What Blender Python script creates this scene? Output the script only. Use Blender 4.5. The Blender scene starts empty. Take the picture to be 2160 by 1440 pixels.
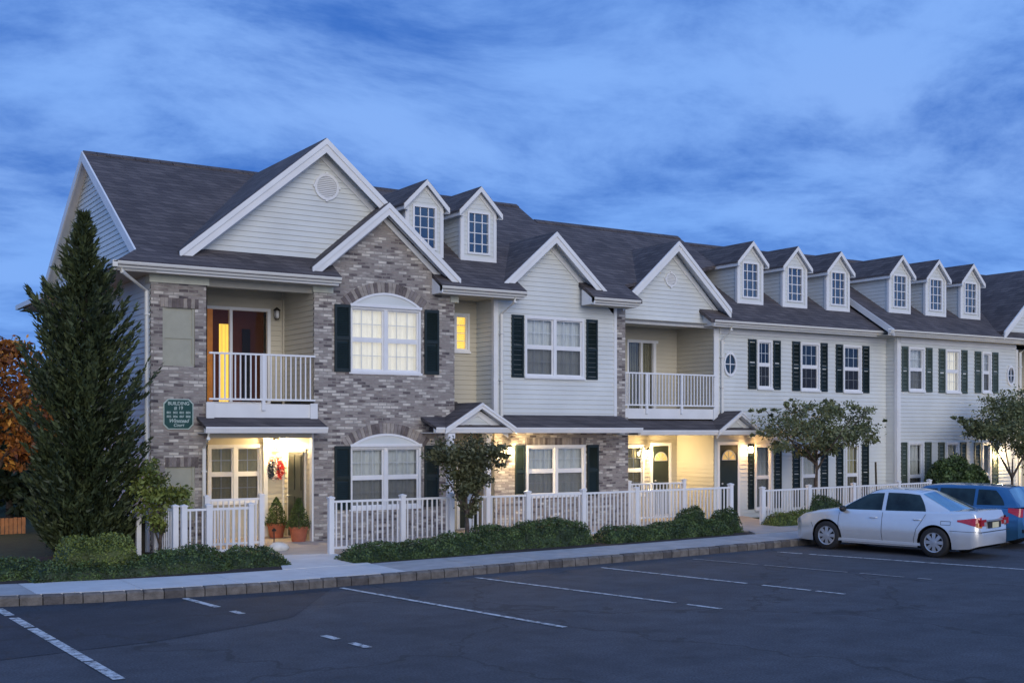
import bpy, math, random
from mathutils import Vector, Matrix
R = math.radians
random.seed(7)
scene = bpy.context.scene
C = scene.collection

# ------------------------------------------------------------------ survey of the place
F, H, HY, VX = 2500.0, 2.6, 910.0, 4950.0
_t = (VX - 1080) / F
S0 = 1 / math.hypot(1, _t); C0 = _t * S0
THETA = math.atan2(S0, C0)
def ax(px, y):                     # coordinate along the facade on the plane y
    t = (px - 1080) / F
    return y * (S0 + C0 * t) / (C0 - S0 * t)
def hz(px, py, y):                 # height of a point on the plane y
    x = ax(px, y)
    return H + (HY - py) * (S0 * x + C0 * y) / F
def gz(x):                         # height of the lot surface
    return 0.0
def gp(px, py, dz=0.0):            # point on the (falling) ground
    z = 0
    for _ in range(12):
        Z = (H - z - dz) * F / (py - HY); X = (px - 1080) / F * Z
        x = C0 * X + S0 * Z; y = -S0 * X + C0 * Z
        z = gz(x)
    return x, y

# ------------------------------------------------------------------ materials
def newmat(name):
    m = bpy.data.materials.new(name); m.use_nodes = True
    nt = m.node_tree; b = nt.nodes['Principled BSDF']
    return m, nt, b
def N(nt, t, **k):
    n = nt.nodes.new(t)
    for a, v in k.items(): setattr(n, a, v)
    return n
def flat(name, col, rough=.6, metal=0, var=.12, scale=6, bump=0.0, bscale=60, coat=0, emis=None, estr=0):
    m, nt, b = newmat(name); L = nt.links.new
    b.inputs['Roughness'].default_value = rough; b.inputs['Metallic'].default_value = metal
    if coat: b.inputs['Coat Weight'].default_value = coat; b.inputs['Coat Roughness'].default_value = .05
    tc = N(nt, 'ShaderNodeTexCoord')
    n = N(nt, 'ShaderNodeTexNoise'); n.inputs['Scale'].default_value = scale; n.inputs['Detail'].default_value = 5
    L(tc.outputs['Object'], n.inputs['Vector'])
    r = N(nt, 'ShaderNodeValToRGB')
    r.color_ramp.elements[0].position = .3; r.color_ramp.elements[1].position = .7
    r.color_ramp.elements[0].color = (*[c * (1 - var) for c in col], 1)
    r.color_ramp.elements[1].color = (*[min(1, c * (1 + var)) for c in col], 1)
    L(n.outputs['Fac'], r.inputs['Fac']); L(r.outputs['Color'], b.inputs['Base Color'])
    if bump:
        n2 = N(nt, 'ShaderNodeTexNoise'); n2.inputs['Scale'].default_value = bscale; n2.inputs['Detail'].default_value = 4
        L(tc.outputs['Object'], n2.inputs['Vector'])
        bp = N(nt, 'ShaderNodeBump'); bp.inputs['Strength'].default_value = bump; bp.inputs['Distance'].default_value = .02
        L(n2.outputs['Fac'], bp.inputs['Height']); L(bp.outputs['Normal'], b.inputs['Normal'])
    if emis:
        b.inputs['Emission Color'].default_value = (*emis, 1); b.inputs['Emission Strength'].default_value = estr
    return m

M = {}
M['siding'] = flat('vinyl_siding', (.66, .68, .655), .5, var=.07, scale=1.1)
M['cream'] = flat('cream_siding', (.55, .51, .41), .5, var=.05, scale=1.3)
M['trim'] = flat('white_trim', (.78, .78, .77), .45, var=.05, scale=2)
M['gutter'] = flat('gutter_metal', (.74, .73, .68), .35, var=.04, scale=2)
M['capstone'] = flat('cap_block', (.62, .62, .50), .7, var=.08)
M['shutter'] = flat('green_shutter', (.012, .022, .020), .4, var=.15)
M['shutter_sheen'] = flat('sheen_tinted_green_shutter', (.07, .095, .075), .4, var=.15)  # same green shutter; reflected light on the far wing painted in as paler colour
M['vinyl'] = flat('white_vinyl', (.80, .80, .80), .35, var=.03)
M['blindpanel'] = flat('closed_panel', (.37, .365, .29), .6, var=.06)
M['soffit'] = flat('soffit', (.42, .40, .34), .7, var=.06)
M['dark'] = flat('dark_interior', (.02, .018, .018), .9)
M['brown'] = flat('brown_room', (.10, .03, .015), .8, emis=(.26, .08, .03), estr=.05)
M['door'] = flat('dark_green_door', (.02, .03, .024), .35, var=.1)
M['terracotta'] = flat('terracotta', (.42, .13, .07), .8, var=.2, bump=.3)
M['bark'] = flat('bark', (.09, .07, .055), .9, var=.4, scale=14, bump=.8, bscale=40)
M['mulch'] = flat('mulch', (.045, .032, .026), .95, var=.5, scale=30, bump=1, bscale=70)
M['stone_w'] = flat('white_stone', (.7, .68, .62), .8, var=.15, bump=.4)
M['black'] = flat('black_plastic', (.015, .015, .016), .5, var=.1)
M['rubber'] = flat('tyre_rubber', (.018, .018, .019), .75, var=.15)
M['rim'] = flat('wheel_cover', (.55, .56, .58), .3, metal=.6, var=.04)
M['silver'] = flat('silver_paint', (.78, .78, .77), .24, metal=.5, var=.02, coat=.8)
M['blue'] = flat('blue_paint', (.05, .17, .32), .22, metal=.6, var=.02, coat=.8)
M['seam'] = flat('panel_gap', (.03, .03, .03), .8)
M['red'] = flat('red_lens', (.45, .008, .012), .12, var=.2, scale=20, coat=1)
M['amber'] = flat('amber_lens', (.7, .25, .04), .12, var=.2, coat=1)
M['clearlens'] = flat('clear_lens', (.7, .72, .75), .08, metal=.5, coat=1)
M['plate'] = flat('number_plate', (.75, .68, .42), .5, var=.1)
M['signg'] = flat('green_sign', (.008, .06, .048), .35, var=.08)
M['signw'] = flat('sign_lettering', (.42, .52, .48), .5)
M['wood'] = flat('orange_lit_boards', (.34, .17, .07), .75, var=.25, scale=8)
M['bulb'] = flat('lamp_glass', (.9, .8, .6), .4, emis=(1, .80, .46), estr=70)
M['lampmetal'] = flat('lamp_metal', (.05, .045, .035), .4, metal=.6)
M['farlight'] = flat('far_lamp_glass', (.9, .9, .9), .4, emis=(.85, .92, 1), estr=14)
M['curtain'] = flat('white_curtain', (.74, .74, .70), .85, var=.06, scale=9)
M['curtain_lit'] = flat('lamp_lit_curtain', (.76, .73, .66), .85, var=.05, scale=9, emis=(1, .88, .66), estr=.32)
M['curtain_cream'] = flat('cream_curtain', (.58, .52, .33), .85, var=.08, scale=9)
M['curtain_bright'] = flat('bright_shade', (.8, .6, .2), .85, var=.05, emis=(1, .64, .10), estr=.85)
M['lamp_room'] = flat('lit_room_wall', (.6, .3, .1), .8, var=.3, scale=3, emis=(.8, .30, .07), estr=.16)
M['blind'] = flat('porch_blind', (.34, .33, .2), .7, var=.1)
M['redpet'] = flat('red_petals', (.6, .05, .05), .6, var=.3)
M['whitepet'] = flat('white_petals', (.8, .75, .7), .6, var=.1)
M['bluepet'] = flat('dark_blue_ribbon', (.04, .06, .10), .5, var=.2)

def curtain_grad(name, col, lo, hi, emis, estr, z0, z1):   # a shade whose lamp stands high in the room
    m = flat(name, col, .85, var=.05, scale=9, emis=emis, estr=estr); return m

def glass(name, f0, tint=(.9, .95, 1)):
    m = bpy.data.materials.new(name); m.use_nodes = True; nt = m.node_tree; nt.nodes.clear(); L = nt.links.new
    o = N(nt, 'ShaderNodeOutputMaterial'); mix = N(nt, 'ShaderNodeMixShader')
    tr = N(nt, 'ShaderNodeBsdfTransparent'); tr.inputs['Color'].default_value = (*tint, 1)
    g = N(nt, 'ShaderNodeBsdfGlossy'); g.inputs['Roughness'].default_value = .03
    fr = N(nt, 'ShaderNodeFresnel'); fr.inputs['IOR'].default_value = 1.5
    ad = N(nt, 'ShaderNodeMath', operation='ADD'); ad.inputs[1].default_value = f0; ad.use_clamp = True
    n = N(nt, 'ShaderNodeTexNoise'); n.inputs['Scale'].default_value = 1.5
    tc = N(nt, 'ShaderNodeTexCoord'); L(tc.outputs['Object'], n.inputs['Vector'])
    bp = N(nt, 'ShaderNodeBump'); bp.inputs['Strength'].default_value = .15; bp.inputs['Distance'].default_value = .02
    L(n.outputs['Fac'], bp.inputs['Height']); L(bp.outputs['Normal'], g.inputs['Normal'])
    L(fr.outputs['Fac'], ad.inputs[0]); L(ad.outputs[0], mix.inputs['Fac'])
    L(tr.outputs[0], mix.inputs[1]); L(g.outputs[0], mix.inputs[2]); L(mix.outputs[0], o.inputs['Surface'])
    return m
def screenmat():
    m = bpy.data.materials.new('insect_screen'); m.use_nodes = True; nt = m.node_tree; nt.nodes.clear(); L = nt.links.new
    o = N(nt, 'ShaderNodeOutputMaterial'); mix = N(nt, 'ShaderNodeMixShader'); mix.inputs[0].default_value = .45
    d = N(nt, 'ShaderNodeBsdfDiffuse'); d.inputs['Color'].default_value = (.06, .06, .065, 1); tr = N(nt, 'ShaderNodeBsdfTransparent')
    L(tr.outputs[0], mix.inputs[1]); L(d.outputs[0], mix.inputs[2]); L(mix.outputs[0], o.inputs['Surface']); return m
M['screen'] = screenmat()
M['glass'] = glass('window_glass', .07)
M['glass_low'] = glass('patio_door_glass', -.03, (.9, .9, .9))
M['glass_refl'] = glass('dormer_glass', .22, (.5, .6, .75))
M['carglass'] = glass('car_glass', .15, (.35, .42, .45))

def brickmat():
    m, nt, b = newmat('mottled_brick'); L = nt.links.new
    tc = N(nt, 'ShaderNodeTexCoord'); sp = N(nt, 'ShaderNodeSeparateXYZ'); L(tc.outputs['Object'], sp.inputs[0])
    ad = N(nt, 'ShaderNodeMath', operation='ADD'); L(sp.outputs['X'], ad.inputs[0]); L(sp.outputs['Y'], ad.inputs[1])
    cb = N(nt, 'ShaderNodeCombineXYZ'); L(ad.outputs[0], cb.inputs['X']); L(sp.outputs['Z'], cb.inputs['Y'])
    br = N(nt, 'ShaderNodeTexBrick'); L(cb.outputs[0], br.inputs['Vector'])
    br.inputs['Color1'].default_value = (0, 0, 0, 1); br.inputs['Color2'].default_value = (1, 1, 1, 1)
    br.inputs['Mortar'].default_value = (.5, .5, .5, 1)
    br.inputs['Scale'].default_value = 1; br.inputs['Brick Width'].default_value = .21; br.inputs['Row Height'].default_value = .068
    br.inputs['Mortar Size'].default_value = .008; br.inputs['Mortar Smooth'].default_value = .2
    n = N(nt, 'ShaderNodeTexNoise'); n.inputs['Scale'].default_value = 1; n.inputs['Detail'].default_value = 3
    mp = N(nt, 'ShaderNodeMapping'); mp.inputs['Scale'].default_value = (4.5, 14, 1); L(cb.outputs[0], mp.inputs[0]); L(mp.outputs[0], n.inputs['Vector'])
    mx = N(nt, 'ShaderNodeMix'); mx.data_type = 'FLOAT'; mx.inputs[0].default_value = .5
    L(br.outputs['Color'], mx.inputs[2]); L(n.outputs['Fac'], mx.inputs[3])
    r = N(nt, 'ShaderNodeValToRGB'); e = r.color_ramp.elements
    e[0].position = .18; e[0].color = (.055, .048, .055, 1); e[1].position = .78; e[1].color = (.66, .61, .54, 1)
    for p, c in ((.30, (.16, .13, .13)), (.42, (.34, .305, .275)), (.54, (.27, .23, .215)), (.66, (.47, .43, .39))):
        q = e.new(p); q.color = (*c, 1)
    L(mx.outputs[0], r.inputs['Fac'])
    m2 = N(nt, 'ShaderNodeMix'); m2.data_type = 'RGBA'; L(br.outputs['Fac'], m2.inputs[0]); L(r.outputs['Color'], m2.inputs[6])
    m2.inputs[7].default_value = (.30, .28, .25, 1); L(m2.outputs[2], b.inputs['Base Color'])
    bp = N(nt, 'ShaderNodeBump', invert=True); bp.inputs['Strength'].default_value = .7; bp.inputs['Distance'].default_value = .01
    L(br.outputs['Fac'], bp.inputs['Height']); L(bp.outputs['Normal'], b.inputs['Normal'])
    b.inputs['Roughness'].default_value = .85
    return m
M['brick'] = brickmat()
M['bk1'] = flat('dark_arch_brick', (.14, .115, .11), .85, var=.3, scale=8, bump=.3)
M['bk2'] = flat('tan_arch_brick', (.33, .29, .255), .85, var=.2, scale=8, bump=.3)
M['bk3'] = flat('grey_arch_brick', (.23, .20, .19), .85, var=.2, scale=8, bump=.3)

def shingle():
    m, nt, b = newmat('asphalt_shingles'); L = nt.links.new
    tc = N(nt, 'ShaderNodeTexCoord'); sp = N(nt, 'ShaderNodeSeparateXYZ'); L(tc.outputs['Object'], sp.inputs[0])
    ad = N(nt, 'ShaderNodeMath', operation='ADD'); L(sp.outputs['X'], ad.inputs[0]); L(sp.outputs['Y'], ad.inputs[1])
    cb = N(nt, 'ShaderNodeCombineXYZ'); L(ad.outputs[0], cb.inputs['X']); L(sp.outputs['Z'], cb.inputs['Y'])
    br = N(nt, 'ShaderNodeTexBrick'); L(cb.outputs[0], br.inputs['Vector']); br.offset = .37; br.squash = .8
    br.inputs['Color1'].default_value = (.066, .056, .058, 1); br.inputs['Color2'].default_value = (.115, .098, .096, 1)
    br.inputs['Mortar'].default_value = (.034, .029, .032, 1)
    br.inputs['Scale'].default_value = 1; br.inputs['Brick Width'].default_value = .32; br.inputs['Row Height'].default_value = .09
    br.inputs['Mortar Size'].default_value = .006; br.inputs['Mortar Smooth'].default_value = .5
    n = N(nt, 'ShaderNodeTexNoise'); n.inputs['Scale'].default_value = 1.2; n.inputs['Detail'].default_value = 6; L(tc.outputs['Object'], n.inputs['Vector'])
    hs = N(nt, 'ShaderNodeHueSaturation'); L(br.outputs['Color'], hs.inputs['Color'])
    mr = N(nt, 'ShaderNodeMapRange'); mr.inputs['To Min'].default_value = .65; mr.inputs['To Max'].default_value = 1.45
    L(n.outputs['Fac'], mr.inputs[0]); L(mr.outputs[0], hs.inputs['Value']); L(hs.outputs['Color'], b.inputs['Base Color'])
    bp = N(nt, 'ShaderNodeBump', invert=True); bp.inputs['Strength'].default_value = .8; bp.inputs['Distance'].default_value = .012
    L(br.outputs['Fac'], bp.inputs['Height']); L(bp.outputs['Normal'], b.inputs['Normal'])
    b.inputs['Roughness'].default_value = .9
    return m
M['shingle'] = shingle()

def asphalt(name, c0, c1):
    m, nt, b = newmat(name); L = nt.links.new
    tc = N(nt, 'ShaderNodeTexCoord')
    n = N(nt, 'ShaderNodeTexNoise'); n.inputs['Scale'].default_value = .35; n.inputs['Detail'].default_value = 8; n.inputs['Roughness'].default_value = .65
    mp = N(nt, 'ShaderNodeMapping'); mp.inputs['Scale'].default_value = (.6, 1.6, 1); L(tc.outputs['Object'], mp.inputs[0]); L(mp.outputs[0], n.inputs['Vector'])
    r = N(nt, 'ShaderNodeValToRGB'); r.color_ramp.elements[0].position = .33; r.color_ramp.elements[1].position = .7
    r.color_ramp.elements[0].color = (*c0, 1); r.color_ramp.elements[1].color = (*c1, 1); L(n.outputs['Fac'], r.inputs['Fac'])
    g = N(nt, 'ShaderNodeTexNoise'); g.inputs['Scale'].default_value = 38; g.inputs['Detail'].default_value = 3; L(tc.outputs['Object'], g.inputs['Vector'])
    mr = N(nt, 'ShaderNodeMapRange'); mr.inputs['From Min'].default_value = .3; mr.inputs['From Max'].default_value = .7
    mr.inputs['To Min'].default_value = .55; mr.inputs['To Max'].default_value = 1.5; L(g.outputs['Fac'], mr.inputs[0])
    hs = N(nt, 'ShaderNodeHueSaturation'); L(r.outputs['Color'], hs.inputs['Color']); L(mr.outputs[0], hs.inputs['Value'])
    st = N(nt, 'ShaderNodeTexNoise'); st.inputs['Scale'].default_value = 1.7; st.inputs['Detail'].default_value = 5; st.inputs['Roughness'].default_value = .7; L(tc.outputs['Object'], st.inputs['Vector'])
    sr = N(nt, 'ShaderNodeMapRange'); sr.inputs['From Min'].default_value = .3; sr.inputs['From Max'].default_value = .62; sr.inputs['To Min'].default_value = .66; sr.inputs['To Max'].default_value = 1.12; L(st.outputs['Fac'], sr.inputs[0])
    h2 = N(nt, 'ShaderNodeHueSaturation'); L(hs.outputs['Color'], h2.inputs['Color']); L(sr.outputs[0], h2.inputs['Value']); hs = h2
    vo = N(nt, 'ShaderNodeTexVoronoi'); vo.inputs['Scale'].default_value = .42; va0 = N(nt, 'ShaderNodeVectorMath', operation='ADD'); L(tc.outputs['Object'], va0.inputs[0])
    nz_ = N(nt, 'ShaderNodeTexNoise'); nz_.inputs['Scale'].default_value = 3.5; nz_.inputs['Detail'].default_value = 5; L(tc.outputs['Object'], nz_.inputs['Vector'])
    sc_ = N(nt, 'ShaderNodeVectorMath', operation='SCALE'); sc_.inputs['Scale'].default_value = .9; L(nz_.outputs['Color'], sc_.inputs[0]); L(sc_.outputs[0], va0.inputs[1]); L(va0.outputs[0], vo.inputs['Vector'])
    om = N(nt, 'ShaderNodeMapRange'); om.inputs['From Min'].default_value = .04; om.inputs['From Max'].default_value = .17; om.inputs['To Min'].default_value = .62; om.inputs['To Max'].default_value = 1; L(vo.outputs['Distance'], om.inputs[0])
    h3 = N(nt, 'ShaderNodeHueSaturation'); L(hs.outputs['Color'], h3.inputs['Color']); L(om.outputs[0], h3.inputs['Value']); hs = h3
    # thin sealed cracks
    v = N(nt, 'ShaderNodeTexVoronoi', feature='DISTANCE_TO_EDGE'); v.inputs['Scale'].default_value = .22
    n3 = N(nt, 'ShaderNodeTexNoise'); n3.inputs['Scale'].default_value = 1.5; n3.inputs['Detail'].default_value = 6; L(tc.outputs['Object'], n3.inputs['Vector'])
    va = N(nt, 'ShaderNodeVectorMath', operation='ADD'); L(tc.outputs['Object'], va.inputs[0]); L(n3.outputs['Color'], va.inputs[1]); L(va.outputs[0], v.inputs['Vector'])
    lt = N(nt, 'ShaderNodeMath', operation='LESS_THAN'); lt.inputs[1].default_value = .006; L(v.outputs['Distance'], lt.inputs[0])
    ml = N(nt, 'ShaderNodeMath', operation='MULTIPLY'); ml.inputs[1].default_value = .6; L(lt.outputs[0], ml.inputs[0])
    mx = N(nt, 'ShaderNodeMix'); mx.data_type = 'RGBA'; L(ml.outputs[0], mx.inputs[0]); L(hs.outputs['Color'], mx.inputs[6]); mx.inputs[7].default_value = (.02, .02, .02, 1)
    L(mx.outputs[2], b.inputs['Base Color'])
    bp = N(nt, 'ShaderNodeBump'); bp.inputs['Strength'].default_value = .5; bp.inputs['Distance'].default_value = .006
    L(g.outputs['Fac'], bp.inputs['Height']); L(bp.outputs['Normal'], b.inputs['Normal'])
    b.inputs['Roughness'].default_value = .85
    return m
M['asphalt'] = asphalt('worn_asphalt', (.044, .048, .058), (.070, .073, .084))
M['asphalt_new'] = asphalt('newer_asphalt', (.026, .030, .040), (.038, .043, .054))
M['concrete'] = flat('sidewalk_concrete', (.40, .39, .38), .85, var=.14, scale=3.5, bump=.25, bscale=90)
M['concrete_new'] = flat('pale_concrete', (.62, .61, .59), .85, var=.08, scale=3, bump=.2, bscale=90)
M['patio'] = flat('patio_concrete', (.42, .37, .33), .85, var=.12, scale=2.5, bump=.2, bscale=90)
M['kerb1'] = flat('granite_kerb', (.155, .138, .122), .9, var=.35, scale=7, bump=.8, bscale=35)
M['kerb2'] = flat('dark_granite_kerb', (.095, .085, .08), .9, var=.35, scale=7, bump=.8, bscale=35)
M['lawn'] = flat('lawn', (.022, .04, .014), .95, var=.4, scale=5, bump=1, bscale=50)

def paintmat():
    m, nt, b = newmat('worn_white_marking'); L = nt.links.new
    tc = N(nt, 'ShaderNodeTexCoord')
    n = N(nt, 'ShaderNodeTexNoise'); n.inputs['Scale'].default_value = 9; n.inputs['Detail'].default_value = 8; n.inputs['Roughness'].default_value = .75
    L(tc.outputs['Object'], n.inputs['Vector'])
    r = N(nt, 'ShaderNodeValToRGB'); r.color_ramp.elements[0].position = .40; r.color_ramp.elements[1].position = .54
    r.color_ramp.elements[0].color = (.12, .115, .115, 1); r.color_ramp.elements[1].color = (.62, .62, .60, 1)
    L(n.outputs['Fac'], r.inputs['Fac']); L(r.outputs['Color'], b.inputs['Base Color']); b.inputs['Roughness'].default_value = .8
    return m
M['paint'] = paintmat()
M['paint_faint'] = flat('faded_marking', (.24, .235, .23), .85, var=.45, scale=9)

def leaf(name, cols, trans=.25):
    ms = []
    for i, c in enumerate(cols):
        m, nt, b = newmat('%s_%s' % (name, ('dark', 'mid', 'light', 'pale')[i]))
        b.inputs['Roughness'].default_value = .6
        L = nt.links.new
        tc = N(nt, 'ShaderNodeTexCoord'); n = N(nt, 'ShaderNodeTexNoise'); n.inputs['Scale'].default_value = 5; L(tc.outputs['Object'], n.inputs['Vector'])
        r = N(nt, 'ShaderNodeValToRGB'); r.color_ramp.elements[0].color = (*[k * .7 for k in c], 1); r.color_ramp.elements[1].color = (*[k * 1.35 for k in c], 1)
        r.color_ramp.elements[0].position = .3; r.color_ramp.elements[1].position = .7
        L(n.outputs['Fac'], r.inputs['Fac']); L(r.outputs['Color'], b.inputs['Base Color'])
        ms.append(m)
    return ms
LF = {
 'conifer': leaf('conifer', [(.014, .024, .009), (.034, .050, .018), (.068, .088, .032)]),
 'hedge': leaf('hedge', [(.026, .046, .014), (.058, .096, .027), (.10, .15, .045)]),
 'olive': leaf('olive', [(.065, .088, .018), (.135, .17, .032), (.21, .25, .055)]),
 'elm': leaf('elm', [(.060, .075, .030), (.115, .135, .052), (.19, .205, .095)]),
 'plum': leaf('plum', [(.050, .056, .022), (.090, .095, .038), (.13, .13, .058)]),
 'orange': leaf('orange', [(.12, .04, .012), (.28, .11, .02), (.50, .25, .04)]),
 'pot': leaf('potted', [(.03, .055, .015), (.055, .10, .022), (.09, .14, .03)]),
}

# ------------------------------------------------------------------ mesh helpers
class MB:
    def __init__(s): s.v = []; s.f = []; s.m = []
    def add(s, vs, fs, mi=0):
        o = len(s.v); s.v += [tuple(v) for v in vs]
        for f in fs: s.f.append(tuple(i + o for i in f)); s.m.append(mi)
        return s
    def box(s, x0, x1, y0, y1, z0, z1, mi=0):
        x0, x1 = min(x0, x1), max(x0, x1); y0, y1 = min(y0, y1), max(y0, y1); z0, z1 = min(z0, z1), max(z0, z1)
        v = [(x, y, z) for x in (x0, x1) for y in (y0, y1) for z in (z0, z1)]
        return s.add(v, [(0, 1, 3, 2), (4, 6, 7, 5), (0, 4, 5, 1), (2, 3, 7, 6), (0, 2, 6, 4), (1, 5, 7, 3)], mi)
    def prism(s, poly, a, b, axis='y', mi=0):
        n = len(poly)
        if axis == 'y': v = [(p[0], a, p[1]) for p in poly] + [(p[0], b, p[1]) for p in poly]
        elif axis == 'x': v = [(a, p[0], p[1]) for p in poly] + [(b, p[0], p[1]) for p in poly]
        else: v = [(p[0], p[1], a) for p in poly] + [(p[0], p[1], b) for p in poly]
        f = [tuple(range(n - 1, -1, -1)), tuple(range(n, 2 * n))] + [(i, (i + 1) % n, n + (i + 1) % n, n + i) for i in range(n)]
        return s.add(v, f, mi)
    def slab(s, pts, t, mi=0, mb=None):      # quad with thickness t downward
        n = len(pts); v = list(pts) + [(p[0], p[1], p[2] - t) for p in pts]
        s.add(v, [tuple(range(n))], mi); o = len(s.v) - 2 * n
        for f in [tuple(range(2 * n - 1, n - 1, -1))] + [(i, n + i, n + (i + 1) % n, (i + 1) % n) for i in range(n)]:
            s.f.append(tuple(i + o for i in f)); s.m.append(mi if mb is None else mb)
        return s
    def tube(s, pts, r, n=8, mi=0):
        rings = []; P = [Vector(p) for p in pts]
        rr = r if isinstance(r, (list, tuple)) else [r] * len(P)
        for i, p in enumerate(P):
            d = (P[min(i + 1, len(P) - 1)] - P[max(i - 1, 0)]).normalized()
            a = d.orthogonal().normalized() if abs(d.z) > .95 else d.cross(Vector((0, 0, 1))).normalized()
            if abs(d.z) > .95: a = Vector((1, 0, 0)) - d * d.x; a.normalize()
            b = d.cross(a)
            rings.append([p + (a * math.cos(2 * math.pi * k / n) + b * math.sin(2 * math.pi * k / n)) * rr[i] for k in range(n)])
        v = [q for g in rings for q in g]; f = []
        for i in range(len(P) - 1):
            for k in range(n): f.append((i * n + k, i * n + (k + 1) % n, (i + 1) * n + (k + 1) % n, (i + 1) * n + k))
        f.append(tuple(range(n))); f.append(tuple((len(P) - 1) * n + k for k in range(n)))
        return s.add(v, f, mi)
    def lathe(s, prof, c, n=20, mi=0, axis='z'):
        v = []; f = []
        for r, h in prof:
            for k in range(n):
                a = 2 * math.pi * k / n; x, y = r * math.cos(a), r * math.sin(a)
                v.append((c[0] + x, c[1] + y, c[2] + h) if axis == 'z' else (c[0] + x, c[1] + h, c[2] + y))
        for i in range(len(prof) - 1):
            for k in range(n): f.append((i * n + k, i * n + (k + 1) % n, (i + 1) * n + (k + 1) % n, (i + 1) * n + k))
        return s.add(v, f, mi)
    def build(s, name, mats, parent=None, smooth=False, recalc=True):
        me = bpy.data.meshes.new(name); me.from_pydata(s.v, [], s.f)
        if not isinstance(mats, (list, tuple)): mats = [mats]
        for m in mats: me.materials.append(m)
        me.polygons.foreach_set('material_index', s.m)
        if smooth: me.polygons.foreach_set('use_smooth', [True] * len(s.f))
        if recalc:
            import bmesh
            bm = bmesh.new(); bm.from_mesh(me); bmesh.ops.recalc_face_normals(bm, faces=bm.faces); bm.to_mesh(me); bm.free()
        me.update()
        o = bpy.data.objects.new(name, me); C.objects.link(o)
        if parent is not None: attach(o, parent)
        return o
def wloc(o):
    l = Vector(o.location); p = o.parent
    while p: l += Vector(p.location); p = p.parent
    return l
def attach(o, parent):             # geometry is in world coordinates, unrotated parents
    w = Vector(o.location); o.parent = parent; o.location = w - wloc(parent)
def tag(o, label=None, cat=None, group=None, kind=None):
    if label: o['label'] = label
    if cat: o['category'] = cat
    if group: o['group'] = group
    if kind: o['kind'] = kind
    return o
def thing(name, loc, label, cat, group=None, rz=0):
    o = bpy.data.objects.new(name, None); C.objects.link(o); o.location = loc; o.rotation_euler.z = rz; o.empty_display_size = .3
    return tag(o, label, cat, group)
def struct(o): o['kind'] = 'structure'; return o
def copy_tree(o, parent=None, delta=None):
    c = o.copy(); C.objects.link(c); c.parent = parent if parent is not None else o.parent
    if delta is not None: c.location = Vector(o.location) + Vector(delta)
    for ch in o.children: copy_tree(ch, c)
    return c

def scan(mb, poly, holes, fn, course=.118, depth=.012, mi=0):
    """wall face in (u,z): clapboards of real depth, rectangular openings left out"""
    zs = sorted({round(p[1], 4) for p in poly} | {round(h[i], 4) for h in holes for i in (2, 3)})
    z0, z1 = zs[0], zs[-1]
    if depth:
        k = math.floor(z0 / course)
        while k * course < z1:
            if z0 < k * course < z1: zs.append(round(k * course, 4))
            k += 1
        zs = sorted(set(zs))
    def xs(z):
        r = []
        n = len(poly)
        for i in range(n):
            a, b = poly[i], poly[(i + 1) % n]
            if abs(a[1] - b[1]) < 1e-9: continue
            lo, hi = min(a[1], b[1]), max(a[1], b[1])
            if lo <= z <= hi: r.append(a[0] + (b[0] - a[0]) * (z - a[1]) / (b[1] - a[1]))
        return (min(r), max(r)) if r else None
    for a, b in zip(zs, zs[1:]):
        if b - a < 1e-4: continue
        A, B = xs(a + 1e-6), xs(b - 1e-6)
        if not A or not B: continue
        mid = (a + b) / 2
        cuts = sorted([(h[0], h[1]) for h in holes if h[2] < mid < h[3]])
        segs = []; cur = None
        left = (A[0], B[0])
        for h0, h1 in cuts:
            if h0 > left[0]: segs.append((left, (h0, h0)))
            left = (h1, h1)
        segs.append((left, (A[1], B[1])))
        if depth:
            ka = math.floor(a / course + 1e-6) * course
            da = depth * (1 - (a - ka) / course); db = depth * (1 - (b - ka) / course); db = max(db, 0)
        else: da = db = 0
        for l, r in segs:
            if r[0] - l[0] < 1e-4 and r[1] - l[1] < 1e-4: continue
            mb.add([fn(l[0], a, da), fn(r[0], a, da), fn(r[1], b, db), fn(l[1], b, db)], [(0, 1, 2, 3)], mi)
            if depth and abs(a - ka) < 1e-3:
                mb.add([fn(l[0], a, 0), fn(r[0], a, 0), fn(r[0], a, da), fn(l[0], a, da)], [(0, 1, 2, 3)], mi)
def front(y): return lambda u, z, d: (u, y - d, z)
def side(x): return lambda u, z, d: (x - d, u, z)

# ------------------------------------------------------------------ planes
YB, YS = 24.55, 24.75              # brick bay, sided bay / big gable
Y6, Y7 = 25.2, 24.75               # farther wings
EG = 24.05                          # eave line of the near unit
def R1(y): return 6.02 + .635 * (y - EG)
def R6(y): return 5.76 + .635 * (y - 24.7)
def R7(y): return 5.78 + .635 * (y - 24.25)
XL = 7.0                            # end wall
BASE = -.8
bld = thing('apartment_building', (XL, YB, 0), 'two storey row of pale sided and mottled brick townhomes with gables, dormers and lit porches', 'building')

def wall(name, poly, holes, fn, mat, lap=True):
    mb = MB(); scan(mb, poly, holes, fn, depth=.019 if lap else 0)
    return mb.build(name, M[mat], bld, recalc=False)
def rect(u0, u1, z0, z1): return [(u0, z0), (u1, z0), (u1, z1), (u0, z1)]

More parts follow.
